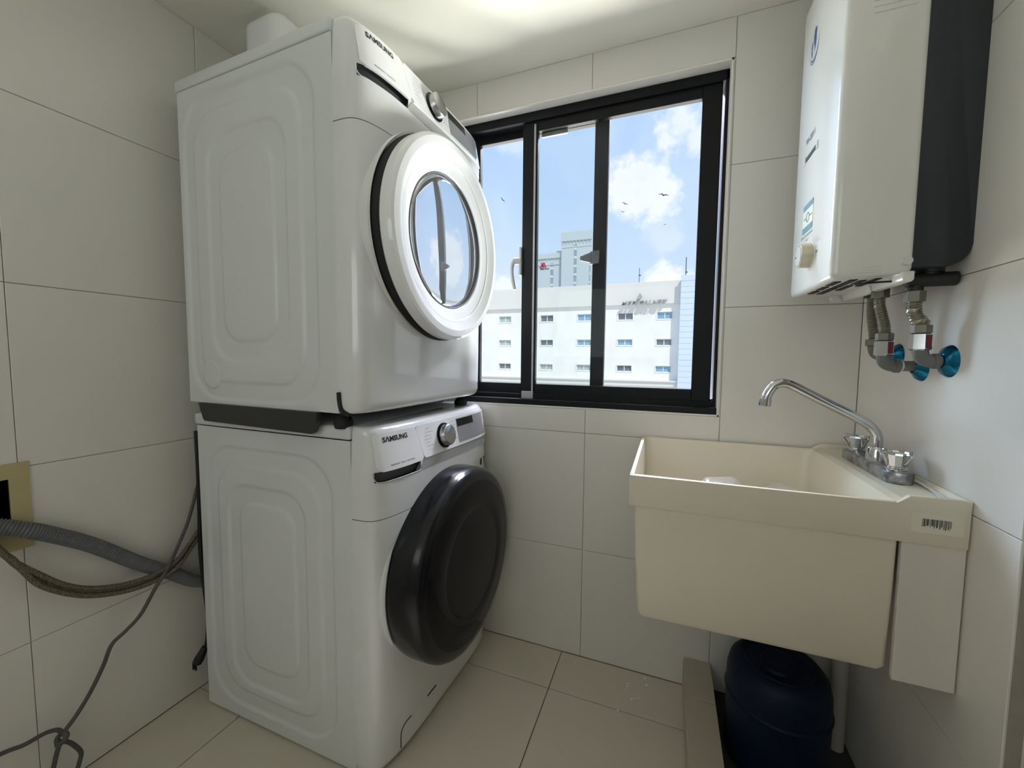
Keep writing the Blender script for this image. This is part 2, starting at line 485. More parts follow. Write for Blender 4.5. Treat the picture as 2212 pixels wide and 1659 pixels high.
# the right wall nearer than the tiles: a plain return and a wooden door
w2 = slab('wall_right', 0, XR + 0.02, -1, (YB, 0.0, 0.888, ZC), [(-0.05, 0.0, 0.84, 2.06)], 'wall_paint', 0.12)
fb = new()
box(fb, (XR + 0.012, 0.80, 0), (XR + 0.13, 0.845, 2.09), 0.004)
box(fb, (XR + 0.012, -0.06, 0), (XR + 0.13, -0.015, 2.09), 0.004)
box(fb, (XR + 0.012, -0.06, 2.045), (XR + 0.13, 0.845, 2.09), 0.004)
door = tag(obj('door_1', fb, 'wood'), kind='structure')
lf = new(); box(lf, (XR + 0.05, -0.015, 0.008), (XR + 0.09, 0.80, 2.045), 0.003)
leaf = obj('door_leaf', lf, 'wood', door)
hb = new(); cyl(hb, (XR + 0.055, 0.06, 1.0), (XR + 0.005, 0.06, 1.0), 0.01); cyl(hb, (XR + 0.01, 0.055, 1.0), (XR + 0.01, 0.16, 1.0), 0.009)
obj('handle', hb, 'brushed', leaf, True)
cb = new(); box(cb, (XL - 0.12, YB - 0.12, ZC), (XR + 0.15, YW + 0.16, ZC + 0.12))
tag(obj('ceiling', cb, 'ceiling'), kind='structure')
# floor
FX, FY, FT = -0.362, 1.331, 0.4565
fxs = [XL, FX - 2 * FT, FX - FT, FX, 0.090]
fys = [YB] + [FY - FT * k for k in range(6, -1, -1) if FY - FT * k > YB + 0.02] + [YW]
tiled('floor', 2, 0.0, 1, fxs, fys, [], 'floor_tile', 'floor_grout', 0.12, gap=0.0014, slab_rect=(XL - 0.12, YB, XR + 0.15, YW + 0.1))
SPK = [(-0.301, 1.486), (-0.27, 1.478), (-0.097, 1.457), (-0.099, 1.443), (-0.102, 1.43), (-0.058, 1.427), (-0.058, 1.406), (-0.071, 1.398), (-0.08, 1.393), (-0.035, 1.475), (-0.042, 1.505), (-0.12, 1.329)]
bm = new()
for x_, y_ in SPK:
    r_ = random.uniform(0.0025, 0.0055); lathe(bm, [(r_, 0.0), (r_ * 0.7, 0.0006), (0.0, 0.0008)], (x_, y_, 0.0002), (0, 0, 1), 7)
o_ = obj('paint_speck', bm, 'white_trim', bpy.data.objects['floor']); o_['kind'] = 'stuff'
# low tiled curb in front of the space under the sink
cw = new(); box(cw, (0.0915, 0.30, -0.002), (0.172, YW, 0.1035))
curb = tag(obj('trim_1', cw, 'floor_grout'), kind='structure')
cys = [0.30, 0.42, 0.878, 1.340, YW]
for a, b in zip(cys, cys[1:]):
    tb = new(); box(tb, (0.0895, a + 0.001, 0.1), (0.1745, b - 0.001, 0.108), 0.0012, 1)
    obj('tile', tb, 'curb_tile', curb)
    tb = new(); box(tb, (0.086, a + 0.001, 0.001), (0.0925, b - 0.001, 0.1), 0.001, 1)
    obj('tile', tb, 'curb_tile', curb)
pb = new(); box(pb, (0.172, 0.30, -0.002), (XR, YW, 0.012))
tag(obj('floor', pb, 'shaded_concrete'), kind='structure')

# plaster edge around the window opening (sill, head and jambs)
tb = new()
x0, z0, x1, z1 = WIN
for a, b in (((x0, YW - 0.001, z1 - 0.006), (x1, YW + 0.13, z1)), ((x1 - 0.006, YW - 0.001, z0), (x1, YW + 0.13, z1)),
             ((x0, YW - 0.001, z0), (x0 + 0.006, YW + 0.13, z1)), ((x0, YW - 0.001, z0), (x1, YW + 0.13, z0 + 0.005))):
    box(tb, a, b)
tag(obj('trim_2', tb, 'white_trim'), kind='structure')

# ------------------------------------------------------------------ window
x0 += 0.006; x1 -= 0.006; z0 += 0.005; z1 -= 0.006
YF = 1.5655   # room face of the frame
win = thing('window_1', 'black aluminium sliding window over the sink corner', None, ((x0 + x1) / 2, YF, z0))
win['kind'] = 'structure'
fb = new()
box(fb, (x0, YF, z1 - 0.034), (x1, YF + 0.085, z1), 0.002, 1)
box(fb, (x0, YF, z0), (x0 + 0.026, YF + 0.085, z1), 0.002, 1)
box(fb, (x1 - 0.010, YF, z0), (x1, YF + 0.085, z1), 0.002, 1)
box(fb, (x0, YW + 0.004, z0), (x1, YF + 0.085, z0 + 0.022), 0.002, 1)          # sill track, flush to the wall
box(fb, (x0, YF + 0.002, z0 + 0.02), (x1, YF + 0.010, z0 + 0.040), 0.001, 1)
box(fb, (x0, YF + 0.040, z0 + 0.02), (x1, YF + 0.046, z0 + 0.046), 0.001, 1)
obj('window_frame', fb, 'black_alu', win)
def sash(y0, y1, xa, xb, za, zb, sl, sr, st, sb):
    bm = new()
    box(bm, (xa, y0, za), (xa + sl, y1, zb), 0.002, 1)
    box(bm, (xb - sr, y0, za), (xb, y1, zb), 0.002, 1)
    box(bm, (xa + sl - .001, y0, zb - st), (xb - sr + .001, y1, zb), 0.002, 1)
    box(bm, (xa + sl - .001, y0, za), (xb - sr + .001, y1, za + sb), 0.002, 1)
    s = obj('sash', bm, 'black_alu', win)
    gb = new(); ym = (y0 + y1) / 2
    box(gb, (xa + sl - .004, ym - .0015, za + sb - .004), (xb - sr + .004, ym + .0015, zb - st + .004))
    obj('pane', gb, 'glass', s)
    return s
front = sash(1.578, 1.602, -0.570, 0.1425, 1.013, 2.128, 0.062, 0.062, 0.055, 0.061)
rear = sash(1.612, 1.636, -0.830, -0.236, 1.016, 2.128, 0.055, 0.053, 0.050, 0.056)
# interlock strip, worn rail edge, clip
ib = new(); box(ib, (-0.522, 1.5745, 1.03), (-0.515, 1.580, 2.10)); obj('interlock_strip', ib, 'grey_plastic', front)
ib = new(); box(ib, (-0.500, 1.604, 2.060), (-0.395, 1.613, 2.082)); obj('worn_rail_edge', ib, 'worn_alu', rear)
ib = new(); box(ib, (-0.562, 1.5655, 1.012), (-0.512, 1.580, 1.044), 0.002, 1); obj('corner_clip', ib, 'grey_plastic', front)
# handle on the left stile
hb = new()
box(hb, (-0.578, 1.560, 1.515), (-0.567, 1.580, 1.628), 0.003)
cyl(hb, (-0.570, 1.568, 1.572), (-0.595, 1.562, 1.572), 0.013, 18)
tube(hb, [(-0.592, 1.56, 1.578), (-0.603, 1.556, 1.560), (-0.604, 1.552, 1.53), (-0.597, 1.549, 1.49), (-0.588, 1.547, 1.455)], 0.008, 10,
     rfun=lambda s: 0.0105 - 0.03 * s)
obj('handle', hb, 'grey_plastic', front, True)
lb = new()
prism(lb, [(-0.336, 1.565), (-0.292, 1.552), (-0.292, 1.594), (-0.336, 1.580)], 1, 1.600, 1.612, 0.002)
cyl(lb, (-0.326, 1.600, 1.5725), (-0.326, 1.594, 1.5725), 0.006, 12)
box(lb, (-0.296, 1.602, 1.548), (-0.262, 1.613, 1.598), 0.002)
obj('latch', lb, 'dark_silver', rear, True)

# ================================================================== stacked laundry machines
W = 0.665; U0 = 0.632; DF = 0.092; NE = 4.6; HT = 0.988
def smooth(a, b, x):
    t = min(1, max(0, (x - a) / (b - a))); return t * t * (3 - 2 * t)
class Front:
    def __init__(s, skew, bulge): s.skew = skew; s.bulge = bulge
    def inset(s, z):
        o = 0.0
        r = 0.030
        if z < 0.004 + r: q = 1 - (z - 0.004) / r; o = r * (1 - math.sqrt(max(0, 1 - q * q))) * 0.8
        rt_ = 0.022
        if z > HT - rt_: q = 1 - (HT - z) / rt_; o = rt_ * (1 - math.sqrt(max(0, 1 - q * q)))
        if z > 0.868: o += 0.022 * (z - 0.868) / 0.12
        return o
    def u(s, v, z, io=None):
        o = s.inset(z) if io is None else io
        c = min(1, abs((v - W / 2) / (W / 2 - 0.35 * o + 1e-9)))
        k = max(0, 1 - c ** NE) ** (1 / NE)
        b = s.bulge * (1 - ((z - 0.52) / 0.52) ** 2)
        return U0 + k * (DF - o + b + s.skew * v / W)
    def pt(s, v, z, off=0.0):
        e = 1e-3
        pu = s.u(v, z)
        if off == 0: return Vector((pu, v, z))
        dv = (s.u(min(v + e, W), z) - s.u(max(v - e, 0), z)) / (min(v + e, W) - max(v - e, 0))
        dz = (s.u(v, z + e) - s.u(v, z - e)) / (2 * e)
        n = Vector((1, -dv, -dz)).normalized()
        return Vector((pu, v, z)) + n * off
    def patch(s, v0, v1, z0, z1, off, th=0.003, nu=14, nz=5, sl0=0.0, sl1=0.0, rnd=0.0):
        """curved plate on the front; sl0/sl1 shift the two ends at the bottom"""
        bm = new(); G = []
        for j in range(nz + 1):
            q = j / nz; z = z0 + (z1 - z0) * q
            a = v0 + sl0 * (1 - q); b = v1 + sl1 * (1 - q)
            if rnd:
                dz = min(z - z0, z1 - z)
                ins = rnd - math.sqrt(max(0, rnd * rnd - (rnd - min(rnd, dz)) ** 2))
                a += ins; b -= ins
            G.append([(a + (b - a) * i / nu, z) for i in range(nu + 1)])
        F = [[bm.verts.new(s.pt(v, z, off)) for v, z in row] for row in G]
        for j in range(nz):
            for i in range(nu): bm.faces.new([F[j][i], F[j][i + 1], F[j + 1][i + 1], F[j + 1][i]])
        ring = [(0, i) for i in range(nu + 1)] + [(j, nu) for j in range(1, nz + 1)] + [(nz, i) for i in range(nu - 1, -1, -1)] + [(j, 0) for j in range(nz - 1, 0, -1)]
        B = {k: bm.verts.new(s.pt(*G[k[0]][k[1]], off - th)) for k in ring}
        for a, b in zip(ring, ring[1:] + ring[:1]):
            bm.faces.new([F[a[0]][a[1]], F[b[0]][b[1]], B[b], B[a]])
        return bm
    def ring(s, z, n=72, o=None):
        o = s.inset(z) if o is None else o
        hv = W / 2 - 0.35 * o
        b = s.bulge * (1 - ((z - 0.52) / 0.52) ** 2)
        R = []
        for i in range(n + 1):
            t = PI * (1 - i / n)
            c, k = math.cos(t), math.sin(t)
            cc = math.copysign(abs(c) ** (2 / NE), c); kk = max(0, k) ** (2 / NE)
            v = W / 2 + hv * cc
            R.append(Vector((U0 + kk * (DF - o + b + s.skew * v / W), v, z)))
        return R
    def shell(s, zs, groove_lo=False, groove_hi=False, top=False, hole=None):
        bm = new(); rows = []
        zz = list(zs)
        if groove_lo: rows.append([p.copy() for p in s.ring(zz[0], o=s.inset(zz[0]) + 0.007)])
        rows += [s.ring(z) for z in zz]
        if groove_hi: rows.append([p.copy() for p in s.ring(zz[-1], o=s.inset(zz[-1]) + 0.007)])
        V = [[bm.verts.new(p) for p in r] for r in rows]
        for a, b in zip(V, V[1:]):
            for i in range(len(a) - 1):
                if hole and hole(a[i].co, b[i + 1].co): continue
                bm.faces.new([a[i], a[i + 1], b[i + 1], b[i]])
        if top: bm.faces.new(V[-1])
        return bm

def rrect_d(x, z, cx, cz, hx, hz, r):
    qx, qz = abs(x - cx) - hx + r, abs(z - cz) - hz + r
    return math.hypot(max(qx, 0), max(qz, 0)) + min(max(qx, qz), 0) - r
def side_panel(grooves, zlo, zhi, circ):
    bm = new(); nu, nz = 130, 190
    def dep(u_, z):
        d = 0.0
        for (a0, b0, a1, b1, ro, c0, d0, c1, d1, ri) in grooves:
            so = rrect_d(u_, z, (a0 + a1) / 2, (b0 + b1) / 2, (a1 - a0) / 2, (b1 - b0) / 2, ro)
            si = rrect_d(u_, z, (c0 + c1) / 2, (d0 + d1) / 2, (c1 - c0) / 2, (d1 - d0) / 2, ri)
            d = max(d, smooth(0.005, -0.006, so) * smooth(-0.005, 0.006, si))
        e = 0.0055 * d
        if circ:
            rr = math.hypot(u_ - circ[0], z - circ[1])
            e = e * smooth(circ[2] - .002, circ[2] + .002, rr) + 0.0015 * math.exp(-((rr - circ[2]) / 0.0025) ** 2)
        return e
    V = [[bm.verts.new((U0 * i / nu, dep(U0 * i / nu, zlo + (zhi - zlo) * j / nz), zlo + (zhi - zlo) * j / nz)) for i in range(nu + 1)] for j in range(nz + 1)]
    for j in range(nz):
        for i in range(nu): bm.faces.new([V[j][i], V[j][i + 1], V[j + 1][i + 1], V[j + 1][i]])
    return bm

def machine(kind, name, label, cat, loc, th, skew, bulge, grooves, zc, circ):
    t = thing(name, label, cat, loc, th)
    F = Front(skew, bulge)
    def O(n, bm, m, sm=False, par=None, lab=None, ang=None): return obj(n, bm, m, par or t, sm, True, lab, angle=ang)
    # cabinet: embossed near side, plain far side, back, bottom
    zlo = 0.003 if kind == 'w' else 0.004
    cab = side_panel(grooves, zlo, 0.950, circ)
    b = new()
    for q in ([(0, 0, zlo), (0, W, zlo), (0, W, .95), (0, 0, .95)], [(0, W, zlo), (U0, W, zlo), (U0, W, .95), (0, W, .95)],
              [(0, 0, zlo), (U0, 0, zlo), (U0, W, zlo), (0, W, zlo)], [(U0, 0.001, zlo), (U0, W, zlo), (U0, W, .95), (U0, 0.001, .95)]):
        b.faces.new([b.verts.new(p) for p in q])
    merge(cab, b)
    O('cabinet', cab, 'white_enamel', True)
    lid = new(); box(lid, (-0.010, -0.003, 0.9515), (U0 - 0.001, W + 0.003, HT), 0.008, 3); O('top_lid', lid, 'white_enamel', True)
    for (fu, fv) in ((0.05, 0.05), (0.05, W - 0.05), (U0 - 0.02, 0.035), (U0 + 0.02, W - 0.07)):
        fb_ = new(); lathe(fb_, [(0.0, 0.0), (0.022, 0.0), (0.026, 0.008), (0.022, 0.014), (0.014, 0.018), (0.012, 0.034)], (fu, fv, -0.0055 if kind == 'w' else -0.041), (0, 0, 1), 20)
        if kind == 'd':
            bmesh.ops.scale(fb_, vec=(1, 1, 1.9), verts=fb_.verts, space=Matrix.Translation((0, 0, 0.041)))
        O('foot', fb_, 'rubber', True)
    zl = [0.004 + 0.03 * (i / 8) ** 1.5 for i in range(9)] + [0.06, 0.10, 0.18, 0.27, 0.36, 0.45, 0.54, 0.63, 0.70, 0.735]
    O('front_panel', F.shell(zl, False, True), 'white_plastic', True)
    def hole(a, c): return a.z > 0.8385 and c.z < 0.8680 and a.y > 0.012 and c.y < 0.188
    zt = [0.7375, 0.76, 0.79, 0.815, 0.839, 0.8675, 0.88, 0.90, 0.92, 0.94, 0.955] + [HT - 0.022 * (1 - i / 7) ** 1.6 for i in range(8)]
    con = O('control_panel', F.shell(zt, True, False, True, hole), 'white_plastic', True)
    # glossy drawer front and control glass, standing proud and overhanging the recess
    O('drawer_front', F.patch(0.020, 0.1705, 0.8670, 0.968, 0.0050, 0.007, 16, 14, 0.0, 0.02, 0.012), 'gloss_white', True, con)
    O('control_fascia', F.patch(0.1720, W - 0.030, 0.8695, 0.968, 0.0046, 0.007, 26, 12, 0.02, 0.0, 0.008), 'gloss_white', True, con)
    # pull recess and metal strip
    rec = F.patch(0.008, 0.192, 0.836, 0.870, -0.016, 0.002, 16, 4)
    O('pull_recess', rec, 'dark_silver', True)
    lip = new(); tube(lip, [F.pt(0.0122, 0.866, 0.001), F.pt(0.0130, 0.852, 0.001), F.pt(0.020, 0.8405, 0.0012), F.pt(0.04, 0.838, 0.0012), F.pt(0.10, 0.838, 0.0012), F.pt(0.178, 0.838, 0.0012)], 0.0016, 6, 8)
    O('recess_lip', lip, 'silver' if kind == 'w' else 'white_plastic', True)
    O('trim_strip', F.patch(0.192, W - 0.012, 0.837, 0.8675, 0.0012, 0.014, 26, 3, -0.022, -0.01), 'silver' if kind == 'w' else 'warm_silver', True)
    # dial
    dv, dz = 0.312, 0.9185
    c0 = F.pt(dv, dz, 0.004); nrm = (F.pt(dv, dz, 0.01) - c0).normalized()
    db = new(); lathe(db, [(0.041, 0.001), (0.041, 0.004), (0.037, 0.006), (0.0, 0.006)], c0, nrm, 40); dial_base = O('dial_base', db, 'black_gloss', True)
    db = new(); lathe(db, [(0.034, 0.005), (0.0345, 0.022), (0.033, 0.0245), (0.031, 0.026), (0.0, 0.0255)], c0, nrm, 64, rmod=None); O('dial', db, 'brushed', True)
    # touch panel and display
    tp = O('touch_panel', F.patch(0.396, 0.600, 0.879, 0.961, 0.0056, 0.002, 14, 6), 'panel_silver', True, con)
    O('display', F.patch(0.399, 0.512, 0.933, 0.958, 0.0062, 0.001, 10, 3), 'black_gloss', True, con)
    # print
    pr = new()
    def on(v0, z0, off=0.0056):
        return lambda x, y, z: F.pt(min(W - .002, max(.002, v0 + x)), z0 + y, off)
    lg = text_on('S\u039bMSUNG', 0.0190, on(0.042, 0.9440), bold=0.0007, space=1.03)
    O('logo_lettering', lg, 'ink', False, con)
    merge(pr, text_on('SuperSpeed   Steam   SmartThings' if kind == 'w' else 'Multi-Steam   Sensor Dry', 0.0066, on(0.055, 0.8785), bold=0.00012))
    ws = [('NORMAL', 'CARGA PESADA', 'ROPA BLANCA', 'ROPA DE CAMA', 'ECO FRIO', 'SUPER RAPIDO', 'Smart Care'), ('DELICADOS', 'INTERIORES', 'ESTERILIZAR', 'DEPORTIVA', 'ENJUAGAR', 'CENTRIFUGAR')]
    for i, s_ in enumerate(ws[0]): merge(pr, text_on(s_, 0.0052, on(0.204 + (0.004 * abs(i - 3)), 0.9515 - i * 0.0105)))
    for i, s_ in enumerate(ws[1]): merge(pr, text_on(s_, 0.0052, on(0.354, 0.9535 - i * 0.0115)))
    for i in range(4):
        for j in range(3):
            if i == 0 and j < 2: continue
            merge(pr, text_on(('Temp.', 'Spin', 'Soil')[j], 0.0046, on(0.408 + j * 0.058, 0.921 - (i - 1) * 0.0125 if i else 0.948, 0.0064)))
    O('panel_print', pr, 'grey_ink', False, con)['kind'] = 'stuff'
    # seam shadow lines are real grooves; stickers
    if kind == 'w':
        st = new()
        merge(st, F.patch(0.560, 0.612, 0.758, 0.782, 0.0012, 0.001, 6, 2)); es = O('energy_sticker', st, 'ink', False)
        O('sticker_band', F.patch(0.577, 0.594, 0.7585, 0.7815, 0.0018, 0.0005, 3, 2), 'label', False, es)
        fl = F.patch(0.085, 0.26, 0.024, 0.094, 0.0012, 0.004, 18, 8, 0.0, 0.0, 0.018); O('service_flap', fl, 'white_plastic', True)
        gp = new(); tube(gp, [F.pt(0.083, 0.03, 0.0006), F.pt(0.083, 0.07, 0.0006), F.pt(0.088, 0.085, 0.0006), F.pt(0.102, 0.0955, 0.0006), F.pt(0.125, 0.097, 0.0006)], 0.0014, 6, 6)
        O('flap_gap', gp, 'rubber', True); O('flap_slot', F.patch(0.205, 0.252, 0.0935, 0.0975, 0.0016, 0.002, 6, 1), 'rubber', True)
    # door
    vc = 0.330
    uc = F.u(vc, zc) - 0.012
    ctr = Vector((uc, vc, zc))
    ax = (Vector((1, -skew / W * 0.8, 0))).normalized()
    if kind == 'w':
        sb_ = new(); lathe(sb_, [(0.316, -0.05), (0.312, -0.004), (0.307, 0.000), (0.300, -0.002), (0.297, -0.03)], ctr, ax, 96); O('door_surround', sb_, 'white_plastic', True)
        d1 = new(); lathe(d1, [(0.285, -0.03), (0.302, -0.01), (0.3055, 0.02), (0.3045, 0.066), (0.3015, 0.084), (0.2945, 0.096), (0.284, 0.102), (0.262, 0.105)], ctr, ax, 96)
        dd = O('door', d1, 'black_rim', True, ang=60)
        d2 = new(); lathe(d2, [(0.263, 0.1045), (0.255, 0.1052), (0.225, 0.1085), (0.185, 0.1115), (0.176, 0.1095), (0.170, 0.1095), (0.10, 0.1120), (0.0, 0.1128)], ctr, ax, 96)
        O('door_glass', d2, 'black_gloss', True, dd)
    else:
        sb_ = new(); lathe(sb_, [(0.322, -0.05), (0.316, 0.006), (0.311, 0.010), (0.306, 0.006), (0.304, -0.02)], ctr, ax, 96); O('door_surround', sb_, 'white_plastic', True)
        g1 = new(); lathe(g1, [(0.300, -0.03), (0.3050, -0.012), (0.3050, 0.022), (0.299, 0.028), (0.24, 0.026)], ctr, ax, 96); O('door_gasket', g1, 'rubber', True)
        d1 = new(); lathe(d1, [(0.280, 0.024), (0.2985, 0.028), (0.3025, 0.033), (0.3035, 0.042), (0.3025, 0.056), (0.2985, 0.0645), (0.2920, 0.0690), (0.2790, 0.0710), (0.2730, 0.0712),
                               (0.2700, 0.0695), (0.2600, 0.0640), (0.2480, 0.0590), (0.2440, 0.0586), (0.2410, 0.0560), (0.2300, 0.0525), (0.2160, 0.0490), (0.2080, 0.0480), (0.2050, 0.0460), (0.200, 0.040)], ctr, ax, 96)
        dd = O('door', d1, 'gloss_white', True, ang=14)
        d3 = new(); lathe(d3, [(0.2035, 0.0445), (0.201, 0.0470), (0.1985, 0.0440), (0.1975, 0.038)], ctr, ax, 96); O('glass_bezel', d3, 'dark_silver', True, dd)
        d2 = new(); lathe(d2, [(0.199, 0.036), (0.194, 0.0400), (0.185, 0.0418), (0.16, 0.0440), (0.12, 0.0465), (0.07, 0.0483), (0.0, 0.0490)], ctr, ax, 96); O('door_glass', d2, 'door_glass', True, dd)
    return t, F
gw = [(0.035, 0.045, 0.562, 0.892, 0.115, 0.086, 0.098, 0.514, 0.836, 0.10), (0.132, 0.128, 0.458, 0.776, 0.085, 0.184, 0.198, 0.414, 0.722, 0.065)]
machine('w', 'washing_machine', 'white front-loading washing machine with a large black round door, standing on the floor', 'washing machine', (-1.4165, 0.8435, 0.0055), math.radians(-0.3), 0.026, 0.004, gw, 0.505, None)
gd = [(0.020, 0.018, 0.565, 0.920, 0.12, 0.068, 0.072, 0.513, 0.868, 0.10), (0.128, 0.138, 0.458, 0.800, 0.09, 0.182, 0.196, 0.408, 0.734, 0.07)]
dr, FD = machine('d', 'clothes_dryer', 'white clothes dryer with a mirrored round glass door, stacked on the washing machine', 'dryer', (-1.4295, 0.8345, 1.0290), math.radians(-1.83), 0.0, 0.006, gd, 0.511, (0.112, 0.094, 0.045))
rb = new(); prism(rb, [(0.062, 0.004), (0.082, -0.046), (0.090, -0.052), (0.545, -0.056), (0.553, -0.050), (0.566, -0.020), (0.566, 0.004)], 1, -0.013, 0.004, 0.002)
obj('stacking_rail', rb, 'dark_plastic', dr, False, True)
rb = new(); box(rb, (0.055, W - 0.004, -0.060), (0.525, W + 0.006, 0.020), 0.003)
obj('stacking_rail', rb, 'dark_plastic', dr, False, True)
jb = new(); tube(jb, [(U0 + 0.004, -0.002, 0.06), (U0 + 0.006, -0.002, 0.035), (U0 + 0.012, 0.0, 0.012), (U0 + 0.03, 0.006, 0.0)], 0.006, 8, 6)
obj('corner_seal', jb, 'rubber', dr, True, True)

# white rounded container on the dryer top
bx = new(); box(bx, (-1.30, 0.945, 2.0185), (-1.13, 1.10, 2.248), 0.045, 6)
tag(obj('storage_canister', bx, 'white_plastic', None, True, origin=(-1.215, 1.02, 2.0185)), 'white rounded plastic canister standing on top of the dryer below the ceiling', 'canister')

# ================================================================== left wall: outlet box, hoses, cords
ob = thing('wall_outlet_box', 'yellowed square plate around a dark recess in the left wall, hoses running out', 'outlet box', (XL, 0.385, 0.80))
pbm = new()
for r in rects_minus(PLATE, [BOXH]): box(pbm, (XL - 0.002, r[0], r[1]), (XL + 0.0045, r[2], r[3]))
obj('plate', pbm, 'box_yellow', ob)
rbm = new(); y0_, z0_, y1_, z1_ = BOXH; dp = XL - 0.09
for q in ([(XL, y0_, z0_), (XL, y1_, z0_), (dp, y1_, z0_), (dp, y0_, z0_)], [(XL, y0_, z1_), (XL, y1_, z1_), (dp, y1_, z1_), (dp, y0_, z1_)],
          [(XL, y0_, z0_), (XL, y0_, z1_), (dp, y0_, z1_), (dp, y0_, z0_)], [(XL, y1_, z0_), (XL, y1_, z1_), (dp, y1_, z1_), (dp, y1_, z0_)],
          [(dp, y0_, z0_), (dp, y1_, z0_), (dp, y1_, z1_), (dp, y0_, z1_)]):
    rbm.faces.new([rbm.verts.new(p) for p in q])
obj('recess', rbm, 'box_dark', ob)
hbm = new(); corrugated(hbm, [(-1.565, 0.395, 0.765), (-1.515, 0.425, 0.770), (-1.485, 0.475, 0.745), (-1.485, 0.52, 0.715), (-1.487, 0.603, 0.648), (-1.488, 0.704, 0.547), (-1.488, 0.787, 0.474), (-1.488, 0.868, 0.402), (-1.484, 0.99, 0.36), (-1.47, 1.10, 0.35)], 0.0185, 0.0062, 0.0016, 16)
tag(obj('drain_hose', hbm, 'hose_grey', None, True, origin=(-1.48, 0.66, 0.6)), 'thick grey corrugated drain hose running from the wall recess behind the washing machine', 'hose')
HW = ('uppermost', 'middle', 'lowest')
for k in range(3):
    dx, dz = (0.003, -0.004, 0.004)[k], (0.0105, 0.0, -0.0105)[k]
    f = (2.0, 1.6, 1.2, 1.0)
    path = [(-1.56, 0.36 + dz, 0.772 + dz), (-1.505, 0.402 + dz, 0.752 + dz), (-1.482, 0.436 - dz * .8, 0.712 + dz * 1.7), (-1.480, 0.458 - dz * .8, 0.665 + dz * 1.6), (-1.480, 0.494, 0.608 + dz * 1.35), (-1.480, 0.540, 0.557 + dz * 1.1), (-1.480, 0.594, 0.519 + dz),
            (-1.478, 0.666, 0.493 + dz), (-1.470, 0.735, 0.490 + dz), (-1.466, 0.793, 0.507 + dz), (-1.476, 0.842, 0.547 + dz * .9), (-1.480, 0.880, 0.585 + dz * .8), (-1.482, 0.95, 0.66 + dz * .8), (-1.472, 1.03, 0.74 + dz * .8)]
    path = [(p[0] + dx, p[1], p[2]) for p in path]
    hb = new(); tube(hb, path, 0.0066, 10, 8)
    tag(obj('water_hose', hb, 'braid', None, True, origin=(-1.48, 0.64, 0.54)), HW[k] + ' of three brown braided water hoses drooping together along the left wall', 'hose', 'braided water hoses bundled on the left wall')
cbm = new(); tube(cbm, [(-1.472, 0.95, 0.83), (-1.475, 0.905, 0.80), (-1.475, 0.876, 0.752), (-1.475, 0.856, 0.686), (-1.475, 0.835, 0.622), (-1.474, 0.81, 0.57), (-1.458, 0.768, 0.513), (-1.454, 0.725, 0.459), (-1.456, 0.688, 0.401), (-1.462, 0.653, 0.370), (-1.468, 0.623, 0.347), (-1.475, 0.604, 0.293), (-1.475, 0.575, 0.24), (-1.475, 0.544, 0.198), (-1.475, 0.519, 0.173)], 0.0052, 10, 8)
tube(cbm, [(-1.475, 0.519, 0.173), (-1.463, 0.516, 0.160), (-1.470, 0.506, 0.150), (-1.484, 0.508, 0.158), (-1.480, 0.518, 0.170), (-1.464, 0.520, 0.166), (-1.462, 0.510, 0.156), (-1.476, 0.505, 0.148), (-1.482, 0.514, 0.152)], 0.0056, 10, 8)
tube(cbm, [(-1.475, 0.517, 0.170), (-1.475, 0.508, 0.188), (-1.475, 0.494, 0.197), (-1.475, 0.479, 0.201), (-1.475, 0.447, 0.203), (-1.475, 0.41, 0.215), (-1.475, 0.30, 0.235), (-1.475, 0.15, 0.20), (-1.47, 0.02, 0.09), (-1.45, -0.04, 0.0060), (-1.40, -0.10, 0.0058)], 0.0052, 10, 8)
tube(cbm, [(-1.470, 0.512, 0.154), (-1.472, 0.524, 0.140), (-1.475, 0.536, 0.118), (-1.475, 0.548, 0.086), (-1.475, 0.544, 0.062), (-1.472, 0.530, 0.030), (-1.460, 0.50, 0.0060), (-1.42, 0.44, 0.0058)], 0.0052, 10, 8)
tube(cbm, [(-1.474, 0.511, 0.156), (-1.475, 0.502, 0.124), (-1.475, 0.495, 0.094), (-1.475, 0.482, 0.040), (-1.465, 0.46, 0.0060), (-1.44, 0.40, 0.0058)], 0.0052, 10, 8)
tag(obj('knotted_cord', cbm, 'cord', None, True, origin=(-1.474, 0.512, 0.0)), 'thin dark grey cord hanging down the left wall to a knot at the floor', 'cord')
kb = thing('power_cable', 'black power cable hanging behind the back edge of the stacked machines', 'cable', (-1.455, 0.86, 0.0))
cb2 = new(); tube(cb2, [(-1.456, 0.862, 0.93), (-1.452, 0.861, 0.80), (-1.451, 0.859, 0.66), (-1.453, 0.858, 0.54), (-1.448, 0.860, 0.42), (-1.444, 0.866, 0.30), (-1.447, 0.864, 0.21), (-1.450, 0.857, 0.175)], 0.0062, 10, 8)
obj('cable', cb2, 'black_cable', kb, True)
pl = new(); cyl(pl, (-1.450, 0.858, 0.182), (-1.458, 0.842, 0.148), 0.010, 14, 0.015); cyl(pl, (-1.458, 0.842, 0.148), (-1.461, 0.836, 0.135), 0.015, 14, 0.014)
for dx in (-0.006, 0.006): box(pl, (-1.4625 + dx, 0.826, 0.116), (-1.4605 + dx, 0.832, 0.138))
obj('plug', pl, 'black_cable', kb, True)

